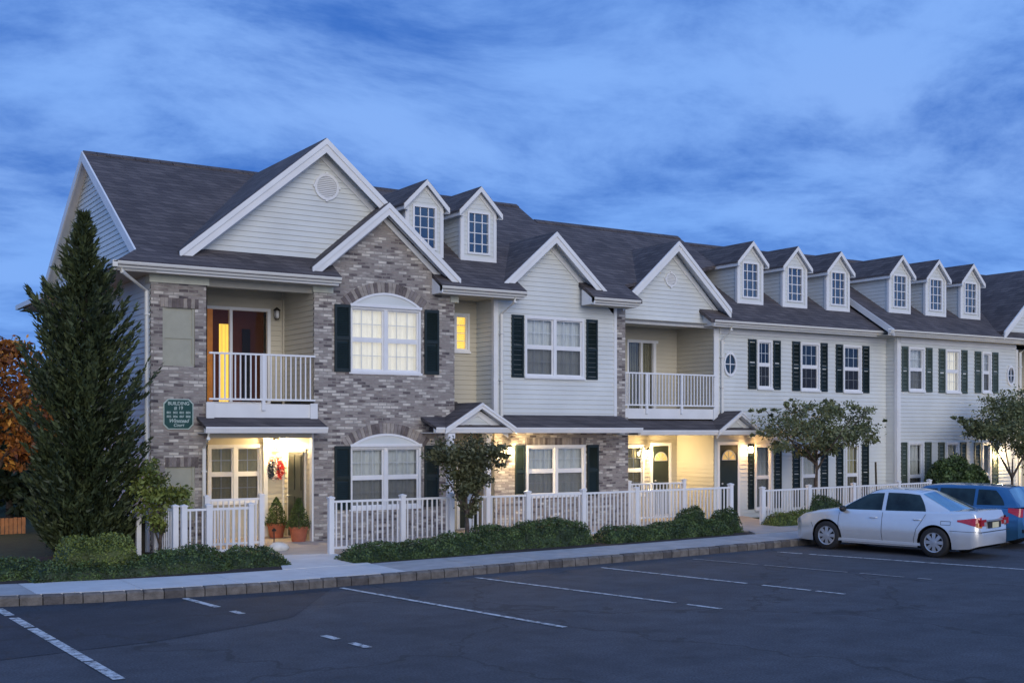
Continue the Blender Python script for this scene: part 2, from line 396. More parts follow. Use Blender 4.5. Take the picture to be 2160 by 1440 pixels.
HOLES = {}
def window(y, u0, u1, z0, z1, cols=1, kind='curtain', rows=2, grid=(3, 2), glassm='glass', arch=0, open_top=True, label=None):
    """double hung window: frame > pane, muntins, curtain. returns the hole"""
    f = MB(); t = .055
    # casing
    f.box(u0, u1, y - .035, y + .10, z0, z0 + .07); f.box(u0, u1, y - .035, y + .10, z1 - .07, z1)
    f.box(u0, u0 + .06, y - .033, y + .10, z0 + .07, z1 - .07); f.box(u1 - .06, u1, y - .033, y + .10, z0 + .07, z1 - .07)
    f.box(u0 - .02, u1 + .02, y - .065, y - .033, z0 - .02, z0 + .035)
    w = (u1 - u0 - .12)
    edges = [u0 + .06]
    for i in range(1, cols):
        c = u0 + .06 + w * i / cols; f.box(c - .045, c + .045, y - .03, y + .10, z0 + .07, z1 - .07); edges += [c - .045, c + .045]
    edges.append(u1 - .06)
    zm = (z0 + z1) / 2
    mt = MB(); pane = MB(); cur = MB(); scr = MB()
    for i in range(cols):
        a, b = edges[2 * i], edges[2 * i + 1]
        if rows == 2: f.box(a, b, y + .01, y + .055, zm - .025, zm + .025)
        for s0, s1 in (((z0 + .07, zm - .025), (zm + .025, z1 - .07)) if rows == 2 else ((z0 + .07, z1 - .07),)):
            f.box(a, a + .035, y + .012, y + .06, s0, s1); f.box(b - .035, b, y + .012, y + .06, s0, s1)
            f.box(a + .035, b - .035, y + .012, y + .06, s0, s0 + .03); f.box(a + .035, b - .035, y + .012, y + .06, s1 - .03, s1)
        for gi in range(1, grid[0]):
            g = a + (b - a) * gi / grid[0]
            mt.box(g - .009, g + .009, y + .040, y + .052, (zm if rows == 2 and kind != 'dark3' else z0) + .05, z1 - .1)
            if rows == 2: mt.box(g - .009, g + .009, y + .040, y + .052, z0 + .1, zm - .05)
        nr = grid[1] if rows == 2 else grid[1]
        for hgt in ([(zm + .05, z1 - .1), (z0 + .1, zm - .05)] if rows == 2 else [(z0 + .1, z1 - .1)]):
            for gi in range(1, nr):
                g = hgt[0] + (hgt[1] - hgt[0]) * gi / nr
                mt.box(a + .035, b - .035, y + .0405, y + .0515, g - .009, g + .009)
        if rows == 2 and kind != 'curtain_lit': scr.add([(a + .03, y + .022, z0 + .09), (b - .03, y + .022, z0 + .09), (b - .03, y + .022, zm - .02), (a + .03, y + .022, zm - .02)], [(0, 1, 2, 3)])
        pane.add([(a, y + .032, z0 + .05), (b, y + .032, z0 + .05), (b, y + .032, z1 - .05), (a, y + .032, z1 - .05)], [(0, 1, 2, 3)])
    fr = f.build('window', M['vinyl'], bld)
    if label: fr['label'] = label
    mt.build('muntins', M['vinyl'], fr)
    pane.build('pane', M[glassm], fr, recalc=False)
    if scr.v: scr.build('insect_screen', M['screen'], fr, recalc=False)
    # curtains with folds, or a blind, or a dark room
    if kind in ('curtain', 'curtain_lit', 'curtain_cream'):
        n = int((u1 - u0) * 46); vs = []; ph = random.random() * 6
        for k in range(n + 1):
            u = u0 + .03 + (u1 - u0 - .06) * k / n
            d = .028 * math.sin(k * .9 + ph + .8 * math.sin(k * .21)) + .012 * math.sin(k * 2.1)
            vs += [(u, y + .16 + d, z0 + .04), (u, y + .16 + d * .7, z1 - .03)]
        cur.add(vs, [(2 * k, 2 * k + 2, 2 * k + 3, 2 * k + 1) for k in range(n)])
        cur.build('curtain', M[kind], fr, smooth=True, recalc=False)
    elif kind in ('blind', 'curtain_bright', 'lamp_room'):
        z = z0 + .04; k = 0
        while z < z1 - .04:
            cur.add([(u0 + .03, y + .12, z), (u1 - .03, y + .12, z), (u1 - .03, y + .145, z + .042), (u0 + .03, y + .145, z + .042)], [(0, 1, 2, 3)]); z += .045
        cur.build('blind', M[kind], fr, recalc=False)
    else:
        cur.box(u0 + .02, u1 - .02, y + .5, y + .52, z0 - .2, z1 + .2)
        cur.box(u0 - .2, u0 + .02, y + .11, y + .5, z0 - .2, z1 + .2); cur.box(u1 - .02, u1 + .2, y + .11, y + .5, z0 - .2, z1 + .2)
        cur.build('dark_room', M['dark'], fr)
    return (u0, u1, z0, z1)

SH = {}
def shutter(u0, u1, z0, z1, y, mat='shutter'):
    w, h = u1 - u0, z1 - z0
    m = MB(); m.box(u0, u0 + .05, y - .045, y - .001, z0, z1); m.box(u1 - .05, u1, y - .045, y - .001, z0, z1)
    for a, b in ((z0, z0 + .07), (z1 - .07, z1), (z0 + h * .5 - .035, z0 + h * .5 + .035)): m.box(u0 + .05, u1 - .05, y - .043, y - .001, a, b)
    z = z0 + .08
    while z < z1 - .09:
        if abs(z + .02 - (z0 + h / 2)) > .06:
            m.add([(u0 + .05, y - .038, z), (u1 - .05, y - .038, z), (u1 - .05, y - .012, z + .04), (u0 + .05, y - .012, z + .04)], [(0, 1, 2, 3)])
        z += .04
    m.box(u0 + .05, u1 - .05, y - .011, y - .001, z0 + .07, z1 - .07)
    return m.build('shutter', M[mat], bld)

def gutter(u0, u1, y, z, left=True, right=True, oh=.5):
    """K-gutter, fascia and soffit of an eave whose front edge is at y"""
    m = MB()
    prof = [(y, z), (y - .02, z), (y - .02, z - .02), (y - .005, z - .05), (y + .03, z - .12), (y + .11, z - .12), (y + .11, z)]
    m.prism([(p[0], p[1]) for p in prof], u0, u1, 'x')
    g = m.build('gutter', M['gutter'], bld)
    s = MB(); s.box(u0 + .02, u1 - .02, y + .11, y + .13, z - .17, z + .03)
    s.build('fascia', M['trim'], bld)
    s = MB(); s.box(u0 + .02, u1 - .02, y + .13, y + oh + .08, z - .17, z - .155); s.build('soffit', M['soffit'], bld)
    return g
def downspout(x, y, z0, z1, x_top=None, y_top=None, z_top=None, side_in=0):
    m = MB(); pts = [(x, y, z0), (x, y, z1)]
    if x_top is not None: pts += [(x, y + 0.0, z1), (x_top, y_top, z_top - .12), (x_top, y_top, z_top)]
    q = []
    for p in pts:
        if not q or (Vector(p) - Vector(q[-1])).length > .01: q.append(p)
    m.tube(q, .042, 8)
    m.box(x - .055, x + .055, y - .05, y + .05, z0 + .9, z0 + .93); m.box(x - .055, x + .055, y - .05, y + .05, z1 - .5, z1 - .47)
    return m.build('downspout', M['gutter'], bld)

def gable_roof(xc, hw, zf, za, yw, yb, oh=.33, rake=.27, parent=bld, nm='gable_roof'):
    r = MB(); yf = yw - oh; t = .09
    for sgn in (-1, 1):
        r.slab([(xc + sgn * hw, yf, zf), (xc, yf, za), (xc, yb, za), (xc + sgn * hw, yb, zf)], t)
    r.build(nm, M['shingle'], parent)
    b = MB()
    k = (za - zf) / hw
    for sgn in (-1, 1):
        def P(d0, d1, x_in=0):
            return [(xc + sgn * hw, zf - d0), (xc, za - d0), (xc, za - d1), (xc + sgn * (hw - 0), zf - d1)]
        b.prism(P(.02, .02 + rake), yf - .03, yf + .0, 'y')
        b.prism(P(.015, .02 + rake * .42), yf - .055, yf - .03, 'y')
        b.prism([(xc + sgn * (hw - .03), zf - .03 - t), (xc, za - t - .0), (xc, za - t - .02), (xc + sgn * (hw - .03), zf - .05 - t)], yf, yw, 'y')
        fo = .10 + rake * .5; b.prism([(xc + sgn * (hw - .12), zf - fo + k * .12), (xc, za - fo), (xc, za - fo - .15), (xc + sgn * (hw - .12), zf - fo - .15 + k * .12)], yw - .035, yw - .014, 'y')
    b.build('rake_board', M['trim'], parent)

def vent(xc, zc, r, y, parent=bld, rz=None, name='round_vent', glassy=False):
    rz = rz or r
    m = MB(); n = 36
    def ring(s, yy): return [(xc + r * s * math.cos(2 * math.pi * k / n), yy, zc + rz * s * math.sin(2 * math.pi * k / n)) for k in range(n)]
    rs = [ring(1, y), ring(1, y - .05), ring(.8, y - .05), ring(.8, y - .01)]
    v = [p for q in rs for p in q]
    f = [(i * n + k, i * n + (k + 1) % n, (i + 1) * n + (k + 1) % n, (i + 1) * n + k) for i in range(3) for k in range(n)]
    m.add(v, f)
    if glassy:
        m.box(xc - .012, xc + .012, y - .04, y - .018, zc - rz * .8, zc + rz * .8); m.box(xc - r * .8, xc + r * .8, y - .039, y - .019, zc - .012, zc + .012)
        ob = m.build('oval_window', M['vinyl'], parent)
        g = MB(); g.add(ring(.8, y - .012 - .004), [tuple(range(n))]); g.build('pane', M['glass_dark'], ob, recalc=False)
    else:
        z = zc - rz * .75
        while z < zc + rz * .75:
            w = r * .8 * math.sqrt(max(0, 1 - ((z + .02 - zc) / (rz * .8)) ** 2))
            m.add([(xc - w, y - .04, z), (xc + w, y - .04, z), (xc + w, y - .012, z + .04), (xc - w, y - .012, z + .04)], [(0, 1, 2, 3)]); z += .042
        for a in range(4):
            t = a * math.pi / 2; cx, cz = xc + r * math.cos(t), zc + rz * math.sin(t)
            m.box(cx - .03, cx + .03, y - .056, y - .0, cz - .03, cz + .03)
        m.build(name, M['trim'], parent)
M['glass_dark'] = flat('dark_window_glass', (.02, .03, .035), .05, var=.05, coat=1)

def lantern(x, y, z, label, energy, col=(1, .72, .36), up=True, name='wall_lantern', group='lit porch lanterns', s=1.0, metal=True):
    t = thing(name, (x, y, z), label, 'lamp', group)
    m = MB(); m.box(x - .05, x + .05, y, y + .02, z - .1, z + .1); m.box(x - .012, x + .012, y - .09, y, z + .05, z + .075)
    m.lathe([(.001, .17), (.03, .15), (.085, .10), (.085, .09)], (x, y - .12, z), 12); m.lathe([(.05, -.1), (.05, -.12), (.001, -.13)], (x, y - .12, z), 12)
    for k in range(4):
        a = k * math.pi / 2 + .78; cx, cy = x + .065 * math.cos(a), y - .12 + .065 * math.sin(a); m.box(cx - .006, cx + .006, cy - .006, cy + .006, z - .1, z + .1)
    m.build('bracket', M['lampmetal'], t)
    b = MB(); b.lathe([(.001, -.09), (.05, -.08), (.06, 0), (.05, .08), (.001, .09)], (x, y - .12, z), 14); b.build('lamp_glass', M['bulb'], t, smooth=True)
    l = bpy.data.lights.new('lantern_light', 'POINT'); l.energy = energy; l.color = col; l.shadow_soft_size = .07
    o = bpy.data.objects.new('lantern_light', l); C.objects.link(o); o.location = (x, y - .19, z - .02); attach(o, t)
    return t

# ================================================================== NEAR UNIT
# --- end wall and its gable (seen edge-on past the conifer)
YR = 29.1; ZR = R1(YR); YBK = 2 * YR - EG
wall('end_wall', rect(YB, YBK - .5, BASE, 6.0), [], side(XL), 'siding')
zf_e = R1(24.75)
wall('end_gable', [(24.65, 6.28), (YBK - .6, 6.28), (YBK - .6, zf_e - .06), (YR, ZR - .08), (24.65, zf_e - .14)], [], side(XL - .1), 'siding')
# main roof
X1 = ax(1090, YR); Y2R = 28.2; Z2R = R1(Y2R); X2 = ax(1430, Y2R)
XE = 6.7
r = MB(); t = .1
XG = 6.2                                           # hip skirt corner
YM = 24.80
def strip(r, a, b_): r.slab([(a, EG, 6.02), (b_, EG, 6.02), (b_, YM + .02, R1(YM + .02)), (max(a, XE), YM + .02, R1(YM + .02))] + ([(XE, EG + .5, R1(EG + .5))] if a < XE else []), t)
strip(r, XG, ax(721, EG)); strip(r, ax(933, EG), ax(1112, EG))
r.slab([(XE, YM, R1(YM)), (X1, YM, R1(YM)), (X1, YR, ZR), (XE, YR, ZR)], t)
r.slab([(XE, YR, ZR), (X1, YR, ZR), (X1, YBK, 6.02), (XE, YBK, 6.02)], t)
r.build('main_roof', M['shingle'], bld)
r = MB()
r.slab([(XG, EG, 6.02), (XE + .3, EG + .5, R1(EG + .5)), (XE + .3, YBK - .5, R1(EG + .5)), (XG, YBK, 6.02)], .08)
r.slab([(XG, YBK, 6.0), (XE + .3, YBK - .5, 6.35), (XL + 2, YBK - .5, 6.35), (XL + 2, YBK + .3, 6.0)], .08)
r.build('hip_skirt_roof', M['shingle'], bld)
b = MB()
for y0, z0, y1, z1 in ((EG + .42, R1(EG + .42), YR, ZR), (YBK - .42, R1(EG + .42), YR, ZR)):
    b.prism([(y0, z0 - .0), (y1, z1 - .0), (y1, z1 - .24), (y0, z0 - .24)], XE - .04, XE - .001, 'x')
    b.prism([(y0, z0 - .10), (y1, z1 - .10), (y1, z1 - .12), (y0, z0 - .12)], XE, XL - .1, 'x')
b.build('rake_board', M['trim'], bld)
g = MB(); g.box(XG - .1, XG, EG - .02, YBK, 5.88, 6.0); g.build('gutter', M['gutter'], bld)
g = MB(); g.box(XG, XL, EG + .1, YBK, 5.84, 5.855); g.build('soffit', M['soffit'], bld)
# lower roof of the next part of the row
r = MB(); X20 = ax(1355, EG)
strip(r, ax(1254, EG), X20)
r.slab([(X1, YM, R1(YM)), (X20, YM, R1(YM)), (X2, 26.5, R1(26.5)), (X2, Y2R, Z2R), (X1, Y2R, Z2R)], t)
r.slab([(X1, Y2R, Z2R), (X2, Y2R, Z2R), (X2, 33, 5.7), (X1, 33, 5.7)], t)
r.build('main_roof', M['shingle'], bld)
wall('upper_gable', [(Y2R - 2, R1(Y2R - 2)), (2 * YR - Y2R + 2, R1(Y2R - 2)), (YR, ZR)], [], side(X1 - .3), 'siding')

def ridge_cap(x0, x1, y, z):
    m = MB(); x = x0; i = 0
    while x < x1 - .05:
        e = min(x + .30, x1); dz = .012 * (1 - 0)
        m.prism([(y - .15, z - .095 + .03), (y, z + .03), (y + .15, z - .095 + .03), (y + .15, z - .12 + .03), (y, z + .005), (y - .15, z - .12 + .03)], x, e - .012, 'x'); x = e
    m.build('ridge_cap', M['shingle'], bld)
ridge_cap(XE, X1, YR, ZR); ridge_cap(X1, X2, Y2R, Z2R)
# --- left brick pier (with blind panels), balcony recess, brick bay
pR = ax(437, YB); bL = ax(662, YB); bR = ax(957, YB)
def nz(px, py, y=YB): return hz(px, py, y)
pan = []
for a, b_, c, d in ((343, 411, 772, 649), (349, 411, 1072, 984)):
    u0, u1 = ax(a, YB), ax(b_, YB); z0, z1 = nz(377, c), nz(377, d); pan.append((u0, u1, z0, z1))
pan[1] = (pan[0][0] + .05, pan[0][1], .75, pan[1][3])
wall('brick_wall', rect(XL, pR, BASE, 5.80), pan, front(YB), 'brick', False)
for u0, u1, z0, z1 in pan:
    m = MB(); m.box(u0, u1, YB + .045, YB + .07, z0, z1); m.box(u0, u1, YB + .03, YB + .045, z0, z0 + .05); m.box(u0, u1, YB + .025, YB + .045, (z0 + z1) / 2 - .03, (z0 + z1) / 2 + .02)
    for uu in (u0, u1 - .05): m.box(uu, uu + .05, YB + .02, YB + .045, z0 + .05, z1)
    m.build('blind_window_panel', M['blindpanel'], bld)
def soldier(u0, u1, z, h, y, arc=0):
    m = MB(); n = int((u1 - u0) / .075); w = (u1 - u0) / n
    for k in range(n):
        m.box(u0 + k * w + .004, u0 + (k + 1) * w - .004, y - .012, y + .05, z, z + h, random.choice((0, 1, 1, 2)))
    m.build('soldier_course', [M['bk1'], M['bk2'], M['bk3']], bld)
soldier(pan[0][0] - .05, pan[0][1] + .08, pan[0][3], .2, YB); soldier(pan[1][0], pan[1][1] + .08, pan[1][3], .2, YB)
m = MB(); m.box(XL - .04, pR + .03, YB - .05, YB + .3, 5.68, 5.855); m.build('pier_cap', M['capstone'], bld)
m = MB(); m.box(bL - .03, bL + .45, YB - .05, YB + .3, 5.70, 5.855); m.build('pier_cap', M['capstone'], bld)
m = MB(); m.box(bR - .1, bR + .12, YB - .04, YB + .3, 5.68, 5.84); m.build('pier_cap', M['capstone'], bld)
m = MB(); m.box(pR - .02, pR, YB, 26.3, BASE, 5.85); m.build('recess_wall', M['cream'], bld)
YK = 26.3
ZD = nz(437, 850)                                   # balcony deck level
# upper back wall with sliding door
dz1 = hz(570, 652, YK); du0, du1 = ax(425, YK), ax(570, YK)
wall('recess_wall', rect(pR - .3, bL + .1, ZD, 5.9), [(du0, du1, ZD, dz1)], front(YK), 'cream')
wall('recess_wall', rect(YB, YK, ZD, 5.85), [], side(bL), 'cream')
m = MB(); c = ax(603, YK); m.box(bL - .05, bL, YK - .06, YK, ZD, 5.85); m.build('corner_board', M['cream'], bld)
m = MB()
um = (ax(487, YK))
for a, b_ in ((du0, du0 + .06), (um - .03, um + .03), (du1 - .07, du1)): m.box(a, b_, YK - .03, YK + .08, ZD, dz1)
m.box(du0, du1, YK - .028, YK + .08, dz1 - .07, dz1); m.box(du0, du1, YK - .028, YK + .08, ZD, ZD + .08)
sd = m.build('sliding_door', M['vinyl'], bld)
m = MB(); m.box(du0, du1, YK + .03, YK + .036, ZD, dz1); m.build('pane', M['glass_low'], sd)
m = MB(); m.box(du0 - .2, um - .02, YK + 1.2, YK + 1.22, ZD, dz1 + .2); m.build('lit_room_wall', M['lamp_room'], sd)
m = MB(); m.box(um - .02, du1 + .3, YK + 1.2, YK + 1.22, ZD, dz1 + .2); m.build('room_wall', M['brown'], sd)
m = MB(); m.box(ax(512, YK + 1) , ax(528, YK + 1), YK + 1.0, YK + 1.05, ZD, dz1 - .4); m.build('inner_door', M['dark'], sd)
m = MB(); cy = YK + .5; a0, a1 = ax(462, cy), ax(487, cy); n = 12
for k in range(n):
    u = a0 + (a1 - a0) * k / n; u2 = a0 + (a1 - a0) * (k + 1) / n; d = .03 * math.sin(k * 1.7); d2 = .03 * math.sin((k + 1) * 1.7)
    m.add([(u, cy + d, ZD), (u2, cy + d2, ZD), (u2, cy + d2, hz(470, 683, cy)), (u, cy + d, hz(470, 683, cy))], [(0, 1, 2, 3)])
m.build('lit_curtain', M['curtain_bright'], sd, recalc=False)
# balcony slab, ceiling, railing
m = MB(); m.box(pR, bL, YB - .06, YK, ZD - .30, ZD); m.box(pR - .05, pR + .12, YB - .10, YB - .06, ZD - .36, ZD + .02); m.box(bL - .12, bL + .05, YB - .10, YB - .06, ZD - .36, ZD + .02)
m.build('balcony_deck', M['trim'], bld)
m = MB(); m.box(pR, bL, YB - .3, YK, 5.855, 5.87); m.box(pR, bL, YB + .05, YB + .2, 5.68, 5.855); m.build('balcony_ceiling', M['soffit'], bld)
def railing(u0, u1, y, z, h=1.0, posts=(), name='balcony_railing'):
    m = MB(); m.box(u0, u1, y - .025, y + .025, z + h - .04, z + h); m.box(u0, u1, y - .02, y + .02, z + .07, z + .11)
    n = round((u1 - u0) / .115)
    for k in range(1, n):
        u = u0 + (u1 - u0) * k / n; m.box(u - .014, u + .014, y - .012, y + .012, z + .11, z + h - .04)
    for p in posts: m.box(p - .035, p + .035, y - .03, y + .032, z - .14, z + h + .003)
    return m.build(name, M['vinyl'], bld)
railing(pR + .01, bL - .01, YB - .09, ZD, nz(437, 742) - ZD, ((pR + bL) / 2,))
lantern(ax(604, 25.9) if False else bL - .22, YK - .001, hz(600, 665, YK), 'unlit white wall lantern in the corner of the left brick-side balcony', 0, name='wall_lantern').children  # made unlit below
_l = [o for o in C.objects if o.name.startswith('lantern_light')][-1]; bpy.data.objects.remove(_l)
for o in C.objects:
    if o.name == 'lamp_glass': o.data.materials[0] = M['vinyl']

# ground floor entry recess
fl = .17                                            # floor level
wins = []
# window band under balcony
w0, w1 = ax(438, YK), ax(552, YK); wz0, wz1 = .95, hz(500, 937, YK)
h1 = window(YK, w0, w1, wz0, wz1, 2, 'curtain_cream', grid=(2, 2))
wall('entry_back_wall', rect(pR - .3, bL + .05, BASE, ZD - .3), [h1], front(YK), 'cream')
wall('entry_side_wall', rect(YB + .15, YK, BASE, ZD - .3), [], side(bL), 'cream')
m = MB(); m.box(bL - .04, bL - .0, YB + .01, YB + .15, BASE, ZD - .3); m.build('corner_board', M['trim'], bld)
m = MB(); m.box(bL - .05, bL, YK - .05, YK, fl, ZD - .3); m.build('corner_board', M['trim'], bld)
m = MB(); m.box(w1 + .02, w1 + .12, YK - .08, YK - .013, fl, ZD - .34); m.build('corner_board', M['trim'], bld)
# ceiling of the porch
m = MB(); m.box(pR, bL, YB - .4, YK, 2.60, 2.615); m.build('porch_ceiling', M['cream'], bld)
m = MB(); m.box(pR, bL + .0, YB + .02, YB + .14, 2.46, 2.60); m.build('porch_beam', M['cream'], bld)
# side door (dark green) in the side wall
m = MB(); m.box(bL - .03, bL - .012, 24.95, 26.02, fl, 2.22); dr = m.build('door_casing', M['vinyl'], bld)
m = MB(); m.box(bL - .05, bL - .031, 25.05, 25.92, fl + .03, 2.14)
for a, b_ in ((.3, .95), (1.1, 1.9)):
    for c_, d_ in ((25.15, 25.44), (25.53, 25.82)): m.box(bL - .062, bL - .05, c_, d_, fl + a, fl + b_)
do = m.build('door', M['door'], bld)
m = MB(); m.lathe([(.001, -.03), (.03, -.01), (.03, .01), (.001, .03)], (bL - .09, 25.85, 1.12), 10); m.build('handle', M['rim'], do)
# porch skirt roof
def skirt(u0, u1, yw, ye, zt, ze, left=True, right=True, hipL=0, hipR=0):
    m = MB(); m.slab([(u0, ye, ze), (u1, ye, ze), (u1 - hipR, yw, zt), (u0 + hipL, yw, zt)], .06)
    m.build('porch_roof', M['shingle'], bld)
    m = MB(); m.prism([(ye - .02, ze), (ye - .02, ze - .03), (ye + .02, ze - .13), (ye + .12, ze - .13), (ye + .12, ze)], u0, u1, 'x')
    m.box(u0 + .01, u1 - .01, ye + .12, yw, ze - .135, ze - .12)
    m.build('porch_gutter', M['trim'], bld)
sk0, sk1 = ax(434, 23.95), ax(692, 23.95)
skirt(sk0, sk1, YB, 23.95, ZD - .28, 2.70)
downspout(pR - .1, YB - .10, .1, 2.25, sk0 + .08, 24.02, 2.58)

# --- brick bay
def archwin(pl, pr, pt, ptop, pb, kind, zs=None):
    u0, u1 = ax(pl, YB), ax(pr, YB)
    z0 = hz(pl, pb, YB) if zs is None else zs; z1 = hz(pl, pt, YB)
    zt = hz((pl + pr) / 2, ptop, YB)
    h = window(YB + .05, u0, u1, z0, z1, 2, kind, grid=(3, 2))
    # arched head panel
    w = (u1 - u0) / 2; rise = zt - z1; Rr = (w * w + rise * rise) / (2 * rise); cz = zt - Rr; cx = (u0 + u1) / 2
    a = math.asin(w / Rr); pts = [(cx + Rr * math.sin(-a + 2 * a * k / 20), cz + Rr * math.cos(-a + 2 * a * k / 20)) for k in range(21)]
    m = MB(); m.prism([(u0, z1)] + pts[0:] + [(u1, z1)], YB - .012, YB + .06, 'y'); m.build('arch_panel', M['siding'], bld)
    # trim along the arc
    m = MB()
    for k in range(20):
        p, q = pts[k], pts[k + 1]; s_ = 1 - .05 / Rr
        pi = (cx + (p[0] - cx) * s_, cz + (p[1] - cz) * s_); qi = (cx + (q[0] - cx) * s_, cz + (q[1] - cz) * s_)
        m.prism([p, q, qi, pi], YB - .035, YB - .012, 'y')
    m.box(u0, u1, YB - .04, YB - .012, z1 - .02, z1 + .04); m.build('arch_trim', M['vinyl'], bld)
    # voussoirs
    m = MB(); n = int(2 * a * Rr / .085)
    for k in range(-1, n + 1):
        t0 = -a + 2 * a * (k + .06) / n; t1 = -a + 2 * a * (k + .94) / n
        q = [(cx + rr * math.sin(t), cz + rr * math.cos(t)) for rr, t in ((Rr + .005, t0), (Rr + .24, t0), (Rr + .24, t1), (Rr + .005, t1))]
        m.prism(q, YB - .016, YB + .04, 'y', random.choice((0, 1, 1, 2)))
    m.build('brick_arch', [M['bk1'], M['bk2'], M['bk3']], bld)
    return h, (u0, u1, z0, z1), pts
hU, rU, _ = archwin(738, 889, 643, 618, 786, 'curtain_lit')
hD, rD, _ = archwin(738, 889, 940, 914, 1068, 'curtain', zs=.82)
gb_x = ax(820, YB - .3); gb_z = hz(820, 427, YB - .3); gb_l = ax(658, YB - .3); gb_hw = gb_x - gb_l; gb_zf = hz(658, 562, YB - .3)
k = (gb_z - gb_zf) / gb_hw
wall('brick_bay_wall', [(bL, BASE), (bR, BASE), (bR, gb_z - .12 - k * (bR - gb_x)), (gb_x, gb_z - .12), (bL, gb_z - .12 - k * (gb_x - bL))],
     [hU, hD], front(YB), 'brick', False)
# the wall stands clear of the openings: arch heads lie proud of it
for rr in (rU, rD):
    sw = .335; shutter(ax(705, YB), ax(705, YB) + sw + .05, rr[2] + .02, rr[3] - .0, YB); shutter(rr[1] + .07, rr[1] + .07 + sw + .05, rr[2] + .02, rr[3] - .0, YB)
m = MB(); m.box(bR, bR + .001 + .02, YB, 25.6, BASE, 5.9); m.build('bay_return_wall', M['brick'], bld)
gable_roof(gb_x, gb_hw, gb_zf, gb_z, YB, EG + (gb_z - 6.02) / .635 + .1, .3)
# big sided gable above the balcony
bg_y = YS + .05; yf = bg_y - .33
bg_x = ax(688, yf); bg_z = hz(688, 291, yf); bg_l = ax(378, yf); bg_hw = bg_x - bg_l; bg_zf = hz(378, 528, yf); k = (bg_z - bg_zf) / bg_hw
wall('big_gable_wall', [(bg_l + .1, bg_zf - .1), (bg_x + bg_hw - .1, bg_zf - .1), (bg_x, bg_z - .12)], [], front(bg_y), 'siding')
gable_roof(bg_x, bg_hw, bg_zf, bg_z, bg_y, EG + (bg_z - 6.02) / .635 + .1, .33, .31)
vent(ax(688, bg_y), hz(688, 395, bg_y), .30, bg_y - .0)
gutter(XG - .08, ax(721, EG), EG, 6.0)
downspout(XL - .07, YB + .06, .1, 5.50, XG + .10, EG + .06, 5.92)

# --- recess between the bays (small lit stair window) and the first sided bay
g0, g1 = ax(933, EG), ax(1112, EG)
gutter(g0, g1, EG, 6.0)
m = MB(); m.prism([(EG, 5.99), (EG + .55, R1(EG + .55) - .12), (EG + .55, 5.84), (EG, 5.84)], g0 - .0, g0 + .02, 'x'); m.build('eave_return', M['trim'], bld)
sL, sR = ax(1043, YS), ax(1300, YS); YN = 25.6
ux0, ux1 = ax(961, YN), ax(986, YN); lz0, lz1 = hz(970, 740, YN), hz(970, 664, YN)
hS = window(YN, ux0 - .05, ux1 + .05, lz0 - .04, lz1 + .04, 1, 'curtain_bright', rows=1, grid=(1, 4), label='narrow window lit bright yellow')
wall('recess_wall', rect(bR, sL + .1, BASE, 5.9), [hS], front(YN), 'cream')
m = MB(); m.box(bR - .05, sL + .1, EG + .2, YN + .1, 5.862, 5.88); m.build('soffit', M['soffit'], bld)
wall('bay_side_wall', rect(YS, YN, 2.75, 5.9), [], side(sL), 'siding')
m = MB(); m.box(sL - .03, sL, YS - .02, YS + .09, 2.9, 5.85); m.build('corner_board', M['trim'], bld)
m = MB(); m.box(sL, sL + .09, YS - .03, YS, 2.9, 5.85); m.build('corner_board', M['trim'], bld)
m = MB(); m.box(sR - .09, sR, YS - .03, YS, 2.98, 6.0); m.build('corner_board', M['trim'], bld)
w2 = (ax(1106, YS), ax(1231, YS), hz(1168, 798, YS), hz(1168, 669, YS))
hW = window(YS, *w2, 2, 'curtain', grid=(3, 2))
g4x = ax(1173, YS - .33); g4z = hz(1173, 488, YS - .33); g4l = ax(1058, YS - .33); g4hw = g4x - g4l; g4zf = hz(1058, 599, YS - .33)
k = (g4z - g4zf) / g4hw
zs = min(g4z - .1 - k * (g4x - sL), g4z - .1 - k * (sR - g4x))
wall('sided_bay_wall', [(sL, 2.98), (sR, 2.98), (sR, g4z - .12 - k * (sR - g4x)), (g4x, g4z - .12), (sL, g4z - .12 - k * (g4x - sL))], [hW], front(YS), 'siding')
gable_roof(g4x, g4hw, g4zf, g4z, YS, EG + (g4z - 6.02) / .635 + .1, .33)
for a in (ax(1078, YS), ):
    shutter(a, a + .36, w2[2], w2[3], YS)
shutter(w2[1] + .07, w2[1] + .43, w2[2], w2[3], YS)
downspout(sL + .16, YS - .08, 2.95, 5.5, sL + .22, EG + .1, 5.88)
g2, g3 = ax(1254, EG), ax(1352, EG)
gutter(g2, g3, EG, 6.0)
m = MB(); m.prism([(EG, 5.99), (EG + .55, R1(EG + .55) - .12), (EG + .55, 5.84), (EG, 5.84)], g2, g2 + .02, 'x'); m.build('eave_return', M['trim'], bld)

# lower wall of the sided bay: brick with a pair window
w3 = (ax(1109, YS), ax(1234, YS), .95, hz(1168, 938, YS))
hX = window(YS, *w3, 2, 'curtain', grid=(3, 2))
p2R = ax(1325, YS)
wall('porch_brick_wall', rect(sL, p2R, BASE, 2.98), [hX], front(YS), 'brick', False)
soldier(w3[0] - .03, w3[1] + .03, w3[3], .18, YS)
wall('brick_pier', rect(sR, p2R, 2.98, 5.9), [], front(YS + .12), 'brick', False)
wall('porch_side_wall', rect(YS, YN, BASE, 2.75), [], side(sL), 'cream')
for a, b_ in ((ax(1086, YS), ax(1106, YS)), (w3[1] + .06, w3[1] + .42)): shutter(a, b_, w3[2], w3[3], YS)
# porch door in recess
m = MB(); da, db = ax(962, YN), ax(1012, YN); m.box(da, db, YN - .05, YN - .012, fl, 2.25); m.build('door_casing', M['vinyl'], bld)
m = MB(); m.box(da + .08, db - .08, YN - .07, YN - .05, fl + .03, 2.17); m.build('door', M['door'], bld)
